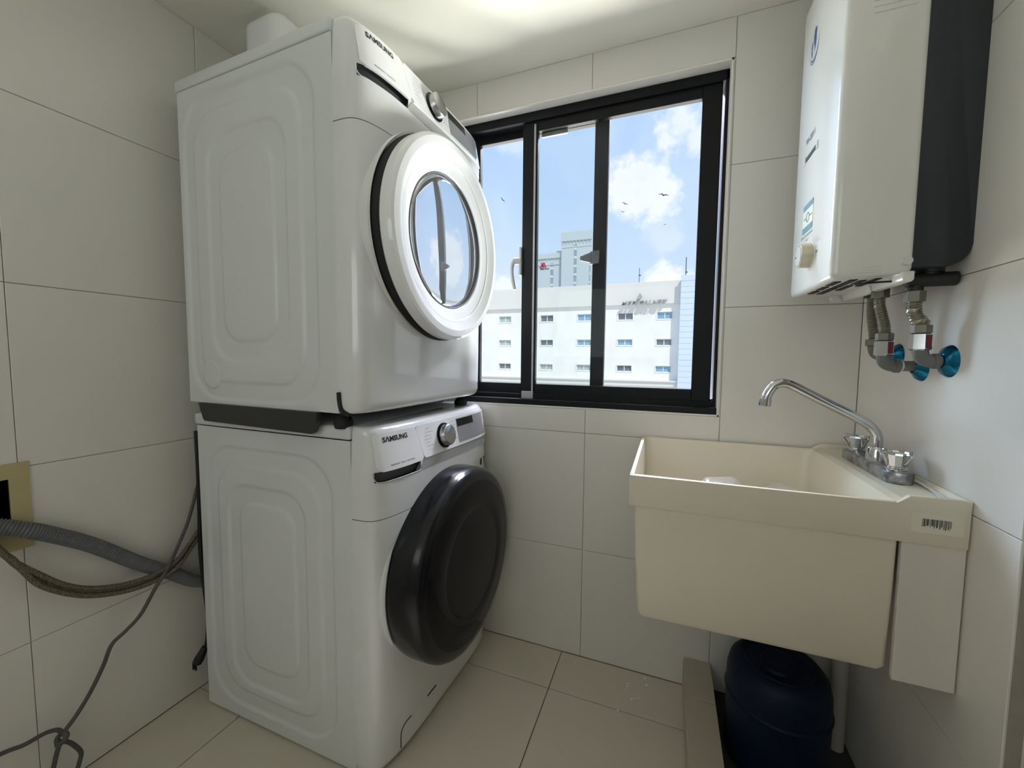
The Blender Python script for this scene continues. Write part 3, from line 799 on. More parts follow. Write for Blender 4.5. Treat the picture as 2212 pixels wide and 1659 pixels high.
# ================================================================== utility sink
SX0, SX1, SY0, SY1 = -0.078, 0.5415, 1.000, 1.519
ZR, ZD, ZS, ZB, ZDK = 0.904, 0.922, 0.828, 0.545, 0.910
sk = thing('utility_sink', 'cream plastic utility sink mounted on the right wall under the window corner', 'sink', ((SX0 + SX1) / 2, (SY0 + SY1) / 2, ZB))
bm = new()
XN0, XN1 = 0.433, 0.449      # slope up to the faucet deck
def ring_pts(x0_, y0_, x1_, y1_, r, z, n=6):
    P_ = []
    for cx, cy, a0 in ((x1_ - r, y1_ - r, 0), (x0_ + r, y1_ - r, 90), (x0_ + r, y0_ + r, 180), (x1_ - r, y0_ + r, 270)):
        for k in range(n + 1):
            a = math.radians(a0 + 90 * k / n); P_.append((cx + r * math.cos(a), cy + r * math.sin(a), z))
    return P_
def loft(bm, rings, cap_last=False, cap_first=False):
    V = [[bm.verts.new(p) for p in r] for r in rings]
    n = len(V[0])
    for a, b in zip(V, V[1:]):
        for i in range(n): bm.faces.new([a[i], a[(i + 1) % n], b[(i + 1) % n], b[i]])
    if cap_last: bm.faces.new(V[-1])
    if cap_first: bm.faces.new(V[0])
# tub outside (under the skirt) and inside
loft(bm, [ring_pts(SX0 + 0.013, SY0 + 0.004, 0.4395, SY1 - 0.008, 0.010, ZS + 0.01), ring_pts(SX0 + 0.018, SY0 + 0.006, 0.4385, SY1 - 0.014, 0.010, 0.70), ring_pts(SX0 + 0.025, SY0 + 0.010, 0.4370, SY1 - 0.022, 0.012, ZB + 0.012), ring_pts(SX0 + 0.034, SY0 + 0.018, 0.431, SY1 - 0.03, 0.010, ZB)], True)
tub = obj('tub', bm, 'sink', sk, True, angle=50)
bm = new()
loft(bm, [ring_pts(SX0 + 0.010, SY0 + 0.009, XN0, SY1 - 0.009, 0.010, ZR), ring_pts(SX0 + 0.014, SY0 + 0.013, XN0 - 0.010, SY1 - 0.013, 0.02, ZR - 0.02), ring_pts(SX0 + 0.026, SY0 + 0.022, XN0 - 0.028, SY1 - 0.03, 0.03, ZB + 0.035), ring_pts(SX0 + 0.05, SY0 + 0.045, XN0 - 0.05, SY1 - 0.055, 0.03, ZB + 0.018)], True)
obj('basin', bm, 'sink', sk, True, angle=50)
# rim / skirt band with raised deck: side profile extruded
bm = new()
def band_front(y, inward):
    pts = [(SX0, ZR), (XN0, ZR), (XN1, ZD), (SX1, ZD), (SX1 - 0.001, ZS), (SX0 + 0.010, ZS)]
    prism(bm, pts, 1, y, y + inward, 0.0018, 2)
band_front(SY0, 0.0095)
band_front(SY1 - 0.0095, 0.0095)
prism(bm, [(SY0 + 0.001, ZR), (SY1 - 0.001, ZR), (SY1 - 0.001, ZS), (SY0 + 0.001, ZS)], 0, SX0 + 0.0005, SX0 + 0.0105, 0.0018, 2)
obj('rim', bm, 'sink', sk, True, angle=35)
bm = new(); prism(bm, [(XN0 - 0.004, ZR - 0.012), (XN0, ZR - 0.001), (XN0 + 0.014, ZDK), (SX1 - 0.012, ZDK), (SX1 - 0.006, ZD), (SX1 - 0.001, ZD), (SX1 - 0.001, ZS + 0.02), (XN0 - 0.004, ZS + 0.02)], 1, SY0 + 0.005, SY1 - 0.005, 0.0015, 2)
obj('faucet_deck', bm, 'sink', sk, True, angle=35)
for ya, yb in ((SY0 + 0.004, SY0 + 0.016), (SY1 - 0.02, SY1 - 0.008)):
    bm = new(); box(bm, (0.4440, ya, 0.5385), (SX1 - 0.001, yb, ZS + 0.001), 0.001, 1); obj('side_panel', bm, 'white_board', sk)
bm = new(); box(bm, (0.4535, SY0 - 0.0006, 0.852), (0.5315, SY0 + 0.001, 0.890), 0.0)
lab = obj('barcode_label', bm, 'label', sk)
bm = new(); xx = 0.470
for k in range(26):
    w_ = random.choice((0.0006, 0.0006, 0.0011, 0.0018)); h_ = random.uniform(0.012, 0.020)
    box(bm, (xx, SY0 - 0.0009, 0.880 - h_), (xx + w_, SY0 - 0.0005, 0.880)); xx += w_ + random.choice((0.0006, 0.0009, 0.0014))
    if xx > 0.513: break
obj('barcode', bm, 'ink', lab)['kind'] = 'stuff'
bm = new(); lathe(bm, [(0.0, 0.0), (0.028, 0.0), (0.030, 0.002), (0.030, 0.003)], (0.17, 1.26, ZB + 0.0185), (0, 0, 1), 24); obj('drain', bm, 'chrome', sk, True)

# clear plastic bag in the basin
bm = new(); nx, ny = 44, 26; V = []
for i in range(nx + 1):
    row = []
    for j in range(ny + 1):
        x = 0.045 + 0.345 * i / nx; y = 1.16 + 0.27 * j / ny
        l1 = math.exp(-(((x - 0.160) / 0.085) ** 2 + ((y - 1.31) / 0.11) ** 2) ** 3.0)
        l2 = math.exp(-(((x - 0.305) / 0.072) ** 2 + ((y - 1.31) / 0.105) ** 2) ** 3.0)
        ed = min(i, nx - i, 6) / 6 * min(j, ny - j, 6) / 6
        z = ZB + 0.022 + max(0.262 * l1, (0.250 + 0.15 * (x - 0.25)) * l2) * ed + 0.012 * mnoise.noise(Vector((x * 22, y * 22, 1.3))) * ed
        row.append(bm.verts.new((x, y, max(z, ZB + 0.021))))
    V.append(row)
for i in range(nx):
    for j in range(ny): bm.faces.new([V[i][j], V[i + 1][j], V[i + 1][j + 1], V[i][j + 1]])
tag(obj('plastic_bag', bm, 'bag', None, True, origin=(0.21, 1.3, ZB + 0.02)), 'crumpled clear plastic bag lying inside the cream sink basin', 'bag')

# ------------------------------------------------------------------ faucet
fz = ZDK
fc = thing('faucet', 'chrome two-handle faucet with a long bent spout on the sink deck', 'faucet', (0.495, 1.26, fz))
bm = new(); prism(bm, [(0.466, 1.150), (0.469, 1.138), (0.478, 1.128), (0.492, 1.124), (0.506, 1.128), (0.517, 1.138), (0.522, 1.150), (0.522, 1.380), (0.517, 1.392), (0.506, 1.402), (0.492, 1.406), (0.478, 1.402), (0.469, 1.392), (0.466, 1.380)], 2, fz, fz + 0.026, 0.003, 2)
obj('base', bm, 'worn_chrome', fc, True, angle=30)
bm = new(); lathe(bm, [(0.021, 0.0), (0.0205, 0.004), (0.0185, 0.028), (0.0165, 0.033), (0.0, 0.033)], (0.494, 1.262, fz + 0.025), (0, 0, 1), 24); obj('spout_collar', bm, 'chrome', fc, True)
sp = [(0.494, 1.262, fz + 0.050), (0.4945, 1.262, fz + 0.074), (0.491, 1.262, fz + 0.092), (0.476, 1.261, fz + 0.112), (0.452, 1.260, fz + 0.128), (0.40, 1.258, fz + 0.1555), (0.34, 1.255, fz + 0.188), (0.314, 1.254, fz + 0.2025), (0.296, 1.253, fz + 0.2105), (0.280, 1.252, fz + 0.2115), (0.264, 1.251, fz + 0.204), (0.252, 1.25, fz + 0.184), (0.247, 1.25, fz + 0.166)]
bm = new(); tube(bm, sp, 0.0118, 16, 8); spo = obj('spout', bm, 'chrome', fc, True)
bm = new(); cyl(bm, (0.2475, 1.25, fz + 0.169), (0.2455, 1.25, fz + 0.150), 0.0142, 20); obj('aerator', bm, 'chrome', spo, True)
for ky in (1.163, 1.372):
    bm = new(); zk = fz + 0.026; lathe(bm, [(0.020, 0.0), (0.020, 0.004), (0.0175, 0.006), (0.0175, 0.009)], (0.494, ky, zk), (0, 0, 1), 24)
    lathe(bm, [(0.0175, 0.008), (0.0195, 0.010), (0.0245, 0.036), (0.0235, 0.040), (0.021, 0.0405), (0.020, 0.037), (0.0, 0.036)], (0.494, ky, zk), (0, 0, 1), 12)
    hd = obj('handle', bm, 'chrome', fc, True, angle=22)
    for k in range(4):
        a = k * PI / 2 + 0.35; dx, dy = math.cos(a), math.sin(a)
        wb = new(); tube(wb, [(0.494 + dx * 0.0195, ky + dy * 0.0195, zk + 0.013), (0.494 + dx * 0.031, ky + dy * 0.031, zk + 0.030), (0.494 + dx * 0.036, ky + dy * 0.036, zk + 0.0375), (0.494 + dx * 0.032, ky + dy * 0.032, zk + 0.0395), (0.494 + dx * 0.0225, ky + dy * 0.0225, zk + 0.0375)], 0.0026, 8, 5)
        obj('handle_wing', wb, 'chrome', hd, True)
bm = new(); tube(bm, [(0.530, 1.20, fz + 0.004), (0.529, 1.15, fz + 0.005), (0.527, 1.10, fz + 0.0045), (0.521, 1.045, fz + 0.003), (0.516, 1.008, fz + 0.0025)], 0.0042, 8, 8)
bmesh.ops.scale(bm, vec=(1.5, 1, 0.55), verts=bm.verts, space=Matrix.Translation((-0.525, 0, -(fz + 0.0033))))
tag(obj('plastic_strip', bm, 'white_plastic', None, True, origin=(0.525, 1.1, fz)), 'narrow white plastic strip lying on the sink deck beside the faucet', 'strip')

# ================================================================== gas water heater
HY0, HY1 = 1.060, 1.372
ht = thing('water_heater', 'white gas water heater with dark rear casing hung on the right wall', 'water heater', (0.45, 1.215, 1.36))
bm = new(); prism(bm, [(0.456, 1.362), (0.317, 1.356), (0.317, 2.105), (0.372, 2.262), (0.456, 2.262)], 1, HY0, HY1, 0.013, 4)
obj('front_cover', bm, 'heater_white', ht, True, angle=50)
def arc(cx, cz, r, a0, a1, n=8): return [(cx + r * math.cos(math.radians(a0 + (a1 - a0) * k / n)), cz + r * math.sin(math.radians(a0 + (a1 - a0) * k / n))) for k in range(n + 1)]
bm = new(); prism(bm, [(0.450, 1.372)] + arc(0.5035, 1.412, 0.040, 270, 360) + [(0.5435, 2.262), (0.450, 2.262)], 1, HY0 + 0.004, HY1 - 0.004, 0.002, 1)
obj('rear_casing', bm, 'heater_dark', ht, True, angle=50)
# folded rear lip of the cover in two lengths, with screw caps
for ya, yb in ((HY0 + 0.001, 1.199), (1.206, HY1 - 0.004)):
    bm = new(); prism(bm, [(0.436, 1.366), (0.440, 1.346), (0.452, 1.343), (0.458, 1.348), (0.458, 1.366)], 1, ya, yb, 0.003, 2); obj('bottom_lip', bm, 'heater_white', ht, True, angle=50)
for cx_, cy_, cz_ in ((0.440, HY0 + 0.002, 1.384), (0.418, HY1 - 0.004, 1.353)):
    bm = new(); cyl(bm, (cx_, cy_, cz_), (cx_, cy_ - 0.014, cz_), 0.008, 16); obj('screw_cap', bm, 'white_plastic', ht, True)
for k, (ax_, bx_, ya, yb) in enumerate([(0.335, 0.349, 1.10, 1.15), (0.335, 0.349, 1.17, 1.215), (0.335, 0.349, 1.235, 1.28), (0.36, 0.375, 1.09, 1.19), (0.36, 0.375, 1.20, 1.30), (0.385, 0.398, 1.11, 1.16), (0.385, 0.398, 1.18, 1.25), (0.408, 0.42, 1.10, 1.20)]):
    bm = new(); box(bm, (ax_, ya, 1.3545 + 0.043 * (ax_ - 0.317)), (bx_, yb, 1.3585 + 0.043 * (ax_ - 0.317)))
    obj('bottom_slot', bm, 'rubber', ht)
for k in range(4):
    bm = new(); box(bm, (0.362, HY0 - 0.0012, 1.878 + k * 0.0115), (0.432, HY0 + 0.001, 1.8805 + k * 0.0115), 0.0006, 1); obj('louvre', bm, 'heater_white', ht)
for k in range(3):
    bm = new(); box(bm, (0.352 + k * .004, HY0 - 0.0012, 1.3665 + k * 0.0052), (0.402, HY0 + 0.001, 1.3685 + k * 0.0052), 0.0006, 1); obj('louvre', bm, 'heater_white', ht)
# knob
kn = (0.317, 1.206, 1.4395)
bm = new(); lathe(bm, [(0.036, -0.0005), (0.036, 0.0012), (0.0, 0.0012)], kn, (-1, 0, 0), 40); obj('knob_ring', bm, 'heater_white', ht, True)
bm = new(); lathe(bm, [(0.0295, 0.001), (0.0285, 0.021), (0.0270, 0.024), (0.0245, 0.025)], kn, (-1, 0, 0), 64, rmod=lambda q: 1 + 0.022 * math.cos(2 * PI * q * 9)); kno = obj('knob', bm, 'beige_plastic', ht, True)
bm = new(); lathe(bm, [(0.0255, 0.0248), (0.0, 0.0252)], kn, (-1, 0, 0), 40); obj('knob_ring_mark', bm, 'ink', kno)
bm = new(); lathe(bm, [(0.0235, 0.0254), (0.0, 0.0258)], kn, (-1, 0, 0), 40); obj('knob_face', bm, 'white_plastic', kno)
bm = new(); box(bm, (kn[0] - 0.0263, kn[1] + 0.014, kn[2] - 0.002), (kn[0] - 0.0256, kn[1] + 0.021, kn[2] + 0.001)); obj('pointer', bm, 'ink', kno)
# front slot
bm = new(); box(bm, (0.3158, 1.206, 1.694), (0.3175, 1.285, 1.704), 0.0); obj('flame_window', bm, 'rubber', ht)
for yy in (1.199, 1.292):
    bm = new(); box(bm, (0.3150, yy - 0.006, 1.6885), (0.3172, yy + 0.006, 1.7085), 0.002, 2); obj('flame_window_trim', bm, 'gloss_white', ht)
def hf(y0_, z0_, off=0.0004): return lambda x, y, z: (0.317 - off, y0_ - x, z0_ + y)
obj('model_lettering', text_on('W-2011', 0.0215, hf(1.290, 1.737), bold=0.0003), 'ink', ht)
bm = text_on('Control de temperatura', 0.0092, hf(1.290, 1.4965)); merge(bm, text_on('Media', 0.008, hf(1.252, 1.484))); merge(bm, text_on('Max', 0.0105, hf(1.168, 1.436)))
for k in range(3): box(bm, (0.3165, 1.225 + k * 0.013, 1.474 - abs(k - 1) * 0.002), (0.3171, 1.229 + k * 0.013, 1.4765 - abs(k - 1) * 0.003))
obj('control_lettering', bm, 'ink', ht)['kind'] = 'stuff'
bm = new(); box(bm, (0.3163, 1.203, 1.508), (0.3172, 1.279, 1.578)); stk = obj('instruction_sticker', bm, mat('sticker_cream', srgb(222, 218, 196), 0.5), ht)
bm = new(); box(bm, (0.3160, 1.203, 1.564), (0.3166, 1.279, 1.578)); box(bm, (0.3160, 1.203, 1.508), (0.3166, 1.279, 1.522))
lathe(bm, [(0.009, 0.0004), (0.0125, 0.0004)], (0.3163, 1.241, 1.543), (-1, 0, 0), 24)
box(bm, (0.3160, 1.209, 1.5415), (0.3166, 1.227, 1.5445)); box(bm, (0.3160, 1.255, 1.5415), (0.3166, 1.273, 1.5445))
obj('sticker_print', bm, mat('sticker_teal', srgb(86, 136, 150), 0.5), stk)
# globe emblem
bm = new()
def disc_shape(pts): bm.faces.new([bm.verts.new((0.3166, 1.266 - a * .62, 1.972 + b * .62)) for a, b in pts])
disc_shape([(-0.006, 0.058), (0.012, 0.064), (0.022, 0.050), (0.016, 0.028), (0.020, 0.010), (0.008, -0.018), (0.002, -0.030), (0.0, -0.006), (-0.010, 0.010), (-0.014, 0.034)])
disc_shape([(-0.034, 0.020), (-0.024, 0.030), (-0.020, 0.010), (-0.026, -0.008), (-0.022, -0.030), (-0.030, -0.036), (-0.038, -0.012)])
def arc_strip(a0, a1, ra, rb, w, n=20, dy=0, dz=0):
    pr_ = None
    for k in range(n + 1):
        a = math.radians(a0 + (a1 - a0) * k / n); w_ = w * math.sin(PI * (k + 0.4) / (n + 0.8))
        p = [(0.3165, 1.266 - .62 * (ra + s_ * w_) * math.cos(a) + dy, 1.972 + .62 * (rb + s_ * w_) * math.sin(a) + dz) for s_ in (-0.5, 0.5)]
        q = [bm.verts.new(c) for c in p]
        if pr_: bm.faces.new([pr_[0], pr_[1], q[1], q[0]])
        pr_ = q
arc_strip(200, 372, 0.052, 0.058, 0.008); arc_strip(190, 330, 0.060, 0.068, 0.003); arc_strip(30, 210, 0.050, 0.062, 0.0016)
obj('globe_emblem', bm, mat('emblem_blue', srgb(52, 74, 130), 0.5), ht)

# ------------------------------------------------------------------ gas valve and supply lines
gv = thing('gas_valve', 'black gas valve body under the heater, lying across its base', 'valve', (0.50, 1.10, 1.357))
bm = new()
tube(bm, [(0.462, 1.10, 1.352), (0.480, 1.10, 1.352), (0.512, 1.10, 1.352), (0.5395, 1.10, 1.352)], 0.0145, 16, 6)
cyl(bm, (0.500, 1.10, 1.362), (0.500, 1.10, 1.3735), 0.014, 16); cyl(bm, (0.500, 1.10, 1.366), (0.500, 1.10, 1.3735), 0.020, 16)
cyl(bm, (0.4785, 1.104, 1.352), (0.4785, 1.104, 1.325), 0.0125, 16)
obj('body', bm, 'valve_black', gv, True)
bm = new(); cyl(bm, (0.463, 1.10, 1.352), (0.458, 1.10, 1.352), 0.0105, 16); obj('brass_end', bm, 'nickel', gv, True)
bm = new(); tube(bm, [(0.459, 1.10, 1.352), (0.444, 1.103, 1.352), (0.425, 1.12, 1.3545), (0.395, 1.16, 1.358)], 0.0022, 6, 6); obj('wire', bm, 'valve_black', gv)

def supply(name, label, top, kink, nut, elbow, wall, fl_r, pipe_r=0.0135, hose_r=0.0105, straight=False, fit=True):
    t = thing(name, label, 'pipe', wall, 0, 'water lines from wall to heater')
    bm = new(); lathe(bm, [(0.0085, 0.0), (0.017, 0.0), (0.017, 0.021), (0.010, 0.023)], (top[0], top[1], top[2] - 0.018), (0, 0, 1), 6); obj('upper_nut', bm, 'nickel', t, True, angle=25)
    bm = new(); corrugated(bm, [(top[0], top[1], top[2] + 0.004), (top[0], top[1], top[2] - 0.03)] + kink + [(nut[0], nut[1], nut[2] + 0.022), (nut[0], nut[1], nut[2] - 0.004)], hose_r, 0.0052, 0.0014, 14)
    obj('corrugated_hose', bm, 'steel_hose', t, True, angle=80)
    bm = new(); lathe(bm, [(0.009, 0.016), (0.0165, 0.016), (0.0170, 0.013), (0.0170, 0.0), (0.011, -0.002)], nut, (0, 0, 1), 6); obj('nut', bm, 'nickel', t, True, angle=25)
    zf = nut[2]
    if fit:
        bm = new(); lathe(bm, [(0.0120, 0.0), (0.0175, -0.003), (0.0180, -0.034), (0.0145, -0.037)], nut, (0, 0, 1), 6); fo = obj('hex_fitting', bm, 'chrome', t, True, angle=25)
        bm = new()
        ax, x_, y_ = basis((0, 0, 1))
        fac_ = sorted(range(6), key=lambda k: -((x_ * math.cos(2 * PI * (k + .5) / 6) + y_ * math.sin(2 * PI * (k + .5) / 6)).dot(Vector((0.35, -0.93, 0)))))[:1]
        for k in fac_:
            a0 = 2 * PI * k / 6; a1 = 2 * PI * (k + 1) / 6
            q = []
            for aa, zz in ((a0 + .1, -0.0045), (a1 - .1, -0.0045), (a1 - .1, -0.0325), (a0 + .1, -0.0325)):
                rr = 0.0182 * math.cos(PI / 6) / math.cos((aa - a0) - PI / 6)
                q.append(bm.verts.new(Vector(nut) + (x_ * math.cos(aa) + y_ * math.sin(aa)) * rr + Vector((0, 0, zz))))
            bm.faces.new(q)
        obj('red_band', bm, 'red_tag', fo)
        zf = nut[2] - 0.034
    bm = new(); tube(bm, [(elbow[0], elbow[1], zf + 0.003), (elbow[0], elbow[1], elbow[2] + 0.020), (elbow[0] + 0.005, elbow[1], elbow[2] + 0.006), (elbow[0] + 0.018, elbow[1], elbow[2]), (elbow[0] + 0.031, elbow[1], elbow[2])], pipe_r, 16, 8)
    lathe(bm, [(pipe_r, 0.0), (pipe_r + .0025, 0.001), (pipe_r + .0025, 0.010), (pipe_r, 0.0115)], (elbow[0] + 0.020, elbow[1], elbow[2]), (1, 0, 0), 16, True, True)
    obj('elbow', bm, 'cpvc', t, True)
    bm = new(); cyl(bm, (elbow[0] + 0.030, elbow[1], elbow[2]), (elbow[0] + 0.036 if elbow[0] < 0.49 else XR, elbow[1], elbow[2]), 0.0115, 16); obj('tape_wrap', bm, 'tape', t, True)
    if elbow[0] < 0.49:
        bm = new(); cyl(bm, (elbow[0] + 0.036, elbow[1], elbow[2]), (XR + .001, elbow[1], elbow[2]), 0.0120, 16); obj('wall_pipe', bm, 'cpvc', t, True)
    bm = new(); lathe(bm, [(0.012, 0.016), (0.014, 0.0165), (fl_r * 0.5, 0.014), (fl_r * 0.85, 0.008), (fl_r, 0.0)], (XR, wall[1], wall[2]), (-1, 0, 0), 40); obj('wall_flange', bm, 'blue_metal', t, True, angle=70)
    return t
supply('supply_pipe', 'supply line nearest the viewer, wide steel hose under the black valve', (0.4785, 1.104, 1.326), [(0.4785, 1.104, 1.288), (0.486, 1.105, 1.270)], (0.494, 1.106, 1.243), (0.4945, 1.106, 1.184), (XR, 1.106, 1.184), 0.034, hose_r=0.0122)
supply('supply_pipe', 'middle supply line with a long grey pipe to its blue wall flange', (0.458, 1.203, 1.348), [(0.460, 1.203, 1.305), (0.468, 1.203, 1.275)], (0.4715, 1.203, 1.232), (0.4720, 1.203, 1.172), (XR, 1.203, 1.168), 0.031)
supply('supply_pipe', 'rearmost supply line, straight thin hose next to the window wall', (0.483, 1.309, 1.362), [(0.484, 1.309, 1.30)], (0.492, 1.309, 1.222), (0.494, 1.309, 1.196), (XR, 1.309, 1.196), 0.031, fit=False)
# ================================================================== under the sink
dw = thing('water_drum', 'dark blue plastic drum standing in the shade under the sink', 'drum', (0.325, 1.315, 0.012))
bm = new(); lathe(bm, [(0.0, 0.0), (0.118, 0.0), (0.128, 0.010), (0.130, 0.20), (0.128, 0.255), (0.121, 0.285), (0.106, 0.302), (0.096, 0.305)], (0.325, 1.315, 0.0125), (0, 0, 1), 48); obj('body', bm, 'navy_plastic', dw, True)
bm = new(); lathe(bm, [(0.098, 0.300), (0.094, 0.306), (0.088, 0.304), (0.082, 0.296), (0.050, 0.292), (0.046, 0.300), (0.036, 0.302), (0.034, 0.318), (0.0, 0.320)], (0.325, 1.315, 0.0125), (0, 0, 1), 48); obj('lid', bm, 'navy_plastic', dw, True)
bm = new(); lathe(bm, [(0.1305, 0.0), (0.1335, 0.006), (0.1305, 0.012)], (0.325, 1.315, 0.205), (0, 0, 1), 48); obj('hoop', bm, 'navy_plastic', dw, True)
bm = new(); cyl(bm, (0.512, 1.43, 0.012), (0.512, 1.43, 0.60), 0.0205, 24)
tag(obj('drain_pipe', bm, 'pvc', None, True, origin=(0.512, 1.43, 0.012)), 'pale upright plastic drain pipe under the sink beside the blue drum', 'pipe')

# ================================================================== outside: buildings, ground, birds
bm = new(); box(bm, (-300, YW + 0.4, -14.5), (300, 400, -14.0)); tag(obj('ground', bm, 'city_ground'), kind='structure')
YF0 = 40.0
cl = thing('clinic_building', 'white clinic building with rows of small windows and raised lettering', 'building', (-9, YF0, -14.0))
bm = new()
wx = [(-16.905, -15.575), (-12.31, -11.0), (-8.50, -7.13), (-4.59, -3.235), (-1.073, 0.245)]
wz = [(4.77, 5.40), (2.35, 2.915), (-0.125, 0.43)]
holes = [(a, c, b, d) for a, b in wx for c, d in wz]
holes += [(a - 4.2 * k, c, b - 4.2 * k, d) for a, b in wx[:1] for c, d in wz for k in (1, 2)]
for r in rects_minus((-34, -14.0, 0.85, 6.2), holes): box(bm, (r[0], YF0, r[1]), (r[2], YF0 + 0.5, r[3]))
box(bm, (-34, YF0 + 0.45, -14.0), (0.85, YF0 + 14, 7.4))
obj('facade', bm, 'clinic_white', cl)
bm = new(); box(bm, (-34, YF0 - 0.24, 6.14), (0.85, YF0 + 0.4, 8.17)); obj('parapet', bm, 'clinic_band', cl)
bm = new(); box(bm, (-34, YF0 - 0.45, -1.44), (0.85, YF0, -0.98)); box(bm, (-34, YF0 - 0.6, -1.02), (0.85, YF0, -0.90)); obj('ledge', bm, 'clinic_band', cl)
pm = ['pane_dark', 'pane_dark', 'pane_blue', 'pane_pale', 'pane_dark', 'pane_blue']
pick = {(0, 0): 'pane_pale', (1, 0): 'pane_dark', (2, 0): 'pane_blue', (3, 0): 'pane_dark', (4, 0): 'pane_blue', (0, 1): 'pane_pale', (1, 1): 'pane_dark', (2, 1): 'pane_blue', (3, 1): 'pane_blue', (4, 1): 'pane_dark',
        (0, 2): 'pane_dark', (1, 2): 'pane_pale', (2, 2): 'pane_pale', (3, 2): 'pane_dark', (4, 2): 'pane_blue'}
for (a, c, b, d) in holes:
    bm = new(); f_ = 0.035
    box(bm, (a, YF0 + 0.10, c), (b, YF0 + 0.18, c + f_)); box(bm, (a, YF0 + 0.10, d - f_), (b, YF0 + 0.18, d))
    box(bm, (a, YF0 + 0.10, c), (a + f_, YF0 + 0.18, d)); box(bm, (b - f_, YF0 + 0.10, c), (b, YF0 + 0.18, d))
    mx_ = (a + b) / 2; box(bm, (mx_ - 0.04, YF0 + 0.10, c), (mx_ + 0.04, YF0 + 0.18, d))
    # raised surround
    s_ = 0.09
    for q in rects_minus((a - s_, c - s_, b + s_, d + s_), [(a, c, b, d)]): box(bm, (q[0], YF0 - 0.04, q[1]), (q[2], YF0 + 0.02, q[3]))
    wo = obj('window', bm, 'white_trim', cl)
    i = next((k for k, w_ in enumerate(wx) if abs(w_[0] - a) < 0.01), 0); j = next(k for k, w_ in enumerate(wz) if abs(w_[0] - c) < 0.01)
    pmat = pick[(i, j)]
    for p0_, p1_ in ((a + f_, mx_ - 0.04), (mx_ + 0.04, b - f_)):
        bm = new(); box(bm, (p0_, YF0 + 0.13, c + f_), (p1_, YF0 + 0.15, d - f_)); obj('pane', bm, pmat, wo)
# lettering
sx_ = -4.30
for ch_, w_ in zip('MEDICALNET', (0.52, 0.385, 0.435, 0.205, 0.43, 0.44, 0.36, 0.44, 0.385, 0.40)):
    bm = text_on(ch_, 0.60, lambda x, y, z: (sx_ + x * 1.0, YF0 - 0.42 - z, 6.08 + y * 0.84 + (sx_ + 4.3) * 0.012), bold=0.010, shear=0.35, extrude=0.14)
    obj('sign_letter', bm, 'sign_grey', cl); sx_ += w_ * 0.985
bm = new(); prism(bm, [(-2.80, 6.55), (-2.62, 6.55), (-2.44, 6.86), (-2.62, 7.14), (-2.72, 6.98), (-2.80, 6.80)], 1, YF0 - 0.52, YF0 - 0.26); obj('sign_emblem', bm, 'sign_grey', cl)
# blue-white clad stair tower at its right end, boards built one by one
bm = new(); box(bm, (0.85, YF0 - 0.78, -14.0), (4.6, YF0 + 12, 8.2)); tw = obj('stair_tower', bm, 'siding', cl)
zb_ = -3.0; k = 0
while zb_ < 8.1:
    bm = new(); t_ = bmesh.new()
    prism(bm, [(YF0 - 0.805, zb_), (YF0 - 0.775, zb_), (YF0 - 0.775, zb_ + 0.495), (YF0 - 0.785, zb_ + 0.495)], 0, 0.85, 4.6); t_.free()
    obj('siding_board', bm, 'siding', tw); zb_ += 0.50
# roof masts
for (mx_, mz0, mz1, w_, lab_) in ((1.25, 8.2, 10.35, 0.05, 'tall thin dark roof mast standing on the blue clad stair tower'), (-2.81, 8.17, 9.65, 0.03, 'slender pale roof mast on the clinic parapet above the lettering')):
    bm = new(); cyl(bm, (mx_, YF0 + 0.6, mz0 - 0.05), (mx_, YF0 + 0.6, mz1), w_ / 2 + 0.012, 8); box(bm, (mx_ - 0.05, YF0 + 0.55, mz0 + .75), (mx_ + 0.14, YF0 + 0.65, mz0 + 0.85))
    tag(obj('roof_mast', bm, 'dark_silver', None, origin=(mx_, YF0 + 0.6, mz0)), lab_, 'mast')
# hotel tower
YH = 70.0
hl = thing('hotel_tower', 'pale grey hotel tower with dark window strips and a red emblem, behind the clinic', 'building', (-17, YH, -14))
bm = new(); box(bm, (-24.0, YH + 0.6, -14), (-17.9, YH + 14, 19.45)); obj('low_block', bm, 'hotel', hl)
bm = new(); box(bm, (-17.95, YH, -14), (-12.75, YH + 14, 22.6)); obj('high_block', bm, 'hotel', hl)
for q in (((-18.05, YH - 0.18, 21.15), (-12.7, YH + 0.2, 22.65)), ((-18.0, YH - 0.06, 20.05), (-12.7, YH + 0.1, 20.25)), ((-24.0, YH + 0.42, 18.6), (-17.95, YH + 0.7, 19.5)), ((-24.0, YH + 0.5, 17.45), (-17.95, YH + 0.7, 17.6))):
    bm = new(); box(bm, *q); obj('cornice', bm, 'hotel', hl)
for k in range(9):
    bm = new(); prism(bm, [(YH - 0.16, 21.16), (YH + 0.02, 21.16), (YH + 0.02, 20.3)], 0, -17.8 + k * 0.6, -17.66 + k * 0.6); obj('cornice_bracket', bm, 'hotel', hl)
for k in range(7):
    bm = new(); prism(bm, [(YH + 0.44, 18.62), (YH + 0.62, 18.62), (YH + 0.62, 18.0)], 0, -22.0 + k * 0.62, -21.86 + k * 0.62); obj('cornice_bracket', bm, 'hotel', hl)
for (a, b, c, d, yy) in ((-15.73, -15.24, 8, 20.5, YH), (-20.05, -19.53, 8, 17.8, YH + 0.6), (-13.02, -12.86, 8, 19.0, YH)):
    bm = new(); box(bm, (a, yy - 0.03, c), (b, yy + 0.05, d)); ws_ = obj('window_strip', bm, 'hotel_glass', hl)
    bm = new(); z_ = c
    while z_ < d: box(bm, (a, yy - 0.05, z_), (b, yy, z_ + 0.35)); z_ += 1.45
    obj('spandrels', bm, 'clinic_band', ws_)['kind'] = 'stuff'
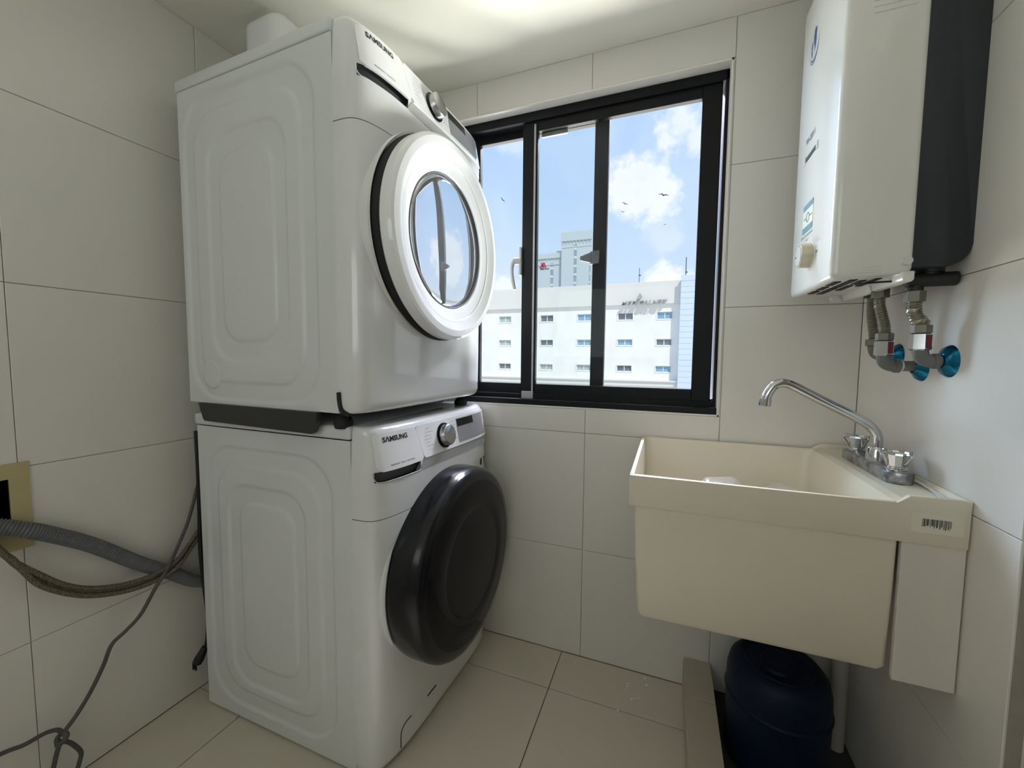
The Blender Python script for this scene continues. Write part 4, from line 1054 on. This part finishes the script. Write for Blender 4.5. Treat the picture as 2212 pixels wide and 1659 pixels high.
for q in (((-16.4, YH + 3, 22.6), (-14.5, YH + 6, 23.5)), ((-19.9, YH + 2, 19.4), (-17.95, YH + 6, 20.2))):
    bm = new(); box(bm, *q); obj('roof_house', bm, 'clinic_band', hl)
# red emblem: strokes like a slanted letter, and lettering below
bm = new(); yy = YH + 0.54
def stroke(p, q, w_):
    d_ = Vector((q[0] - p[0], q[1] - p[1])).normalized(); n_ = Vector((-d_.y, d_.x)) * w_ / 2
    prism(bm, [(p[0] + n_.x, p[1] + n_.y), (q[0] + n_.x, q[1] + n_.y), (q[0] - n_.x, q[1] - n_.y), (p[0] - n_.x, p[1] - n_.y)], 1, yy - 0.06, yy)
stroke((-22.0, 17.02), (-21.58, 17.55), 0.20); stroke((-21.72, 17.95), (-21.30, 17.12), 0.22); stroke((-21.50, 17.30), (-21.30, 17.92), 0.16); stroke((-21.28, 17.95), (-20.92, 17.12), 0.24)
obj('emblem', bm, 'sign_red', hl)
obj('hotel_lettering', text_on('Marriott', 0.42, lambda x, y, z: (-21.85 + x * 1.05, YH + 0.53, 16.75 + y), bold=0.01), 'ink', hl)
# birds
def bird(p, span, rot, label):
    bm = new(); p = Vector(p)
    tube(bm, [p + Vector((0, 0, 0)) + Vector((-0.16, 0, -0.02)) * span, p, p + Vector((0.18, 0, 0.02)) * span], 0.05, 8, 4, rfun=lambda s: max(0.012, 0.055 * span * math.sin(PI * min(1, max(0.05, s / (0.34 * span))))))
    for s_ in (-1, 1):
        a = p + Vector((0.04, 0, 0.02)) * span; b_ = p + Vector((0.12 * s_, 0.1 * s_, 0.16)) * span; c_ = p + Vector((0.5 * s_, 0.22 * s_, 0.06)) * span
        for th_ in (0, 1):
            d_ = Vector((0, 0, -0.02 * span * th_))
        vs = [a, b_, c_, b_ - Vector((0.02, 0.02, 0.10)) * span, a - Vector((0.08, 0, 0.03)) * span]
        top_ = [bm.verts.new(v) for v in vs]; bot_ = [bm.verts.new(v - Vector((0, 0.0, 0.02 * span))) for v in vs]
        bm.faces.new(top_); bm.faces.new(bot_[::-1])
        for i in range(5): bm.faces.new([top_[i], top_[(i + 1) % 5], bot_[(i + 1) % 5], bot_[i]])
    bmesh.ops.rotate(bm, verts=bm.verts, cent=p, matrix=Matrix.Rotation(rot, 3, 'Y'))
    tag(obj('bird', bm, 'bird', None, True, origin=p), label, 'bird')
def at(px, py, yy):
    d = fw + rt * ((px - 1106) / FPX) - up * ((py - 829.5) / FPX); return Vector((0, 0, H_CAM)) + d * (yy / d.y)
BIRDS = [((-0.65, 30, 12.19), 0.70, 0.1, 'largest bird, gliding against the big white cloud to the right'),
         ((-3.19, 30, 11.94), 0.46, 0.3, 'upper of two small birds at the left edge of the big cloud'),
         ((-3.32, 30, 11.40), 0.30, 0.2, 'lower of two small birds at the left edge of the big cloud'),
         ((-0.50, 30, 10.24), 0.24, -0.2, 'tiny bird under the right side of the big cloud'),
         ((-12.5, 30, 13.4), 0.50, 0.9, 'small bird in the left window pane near the dryer door')]
for b_ in BIRDS: bird(*b_)
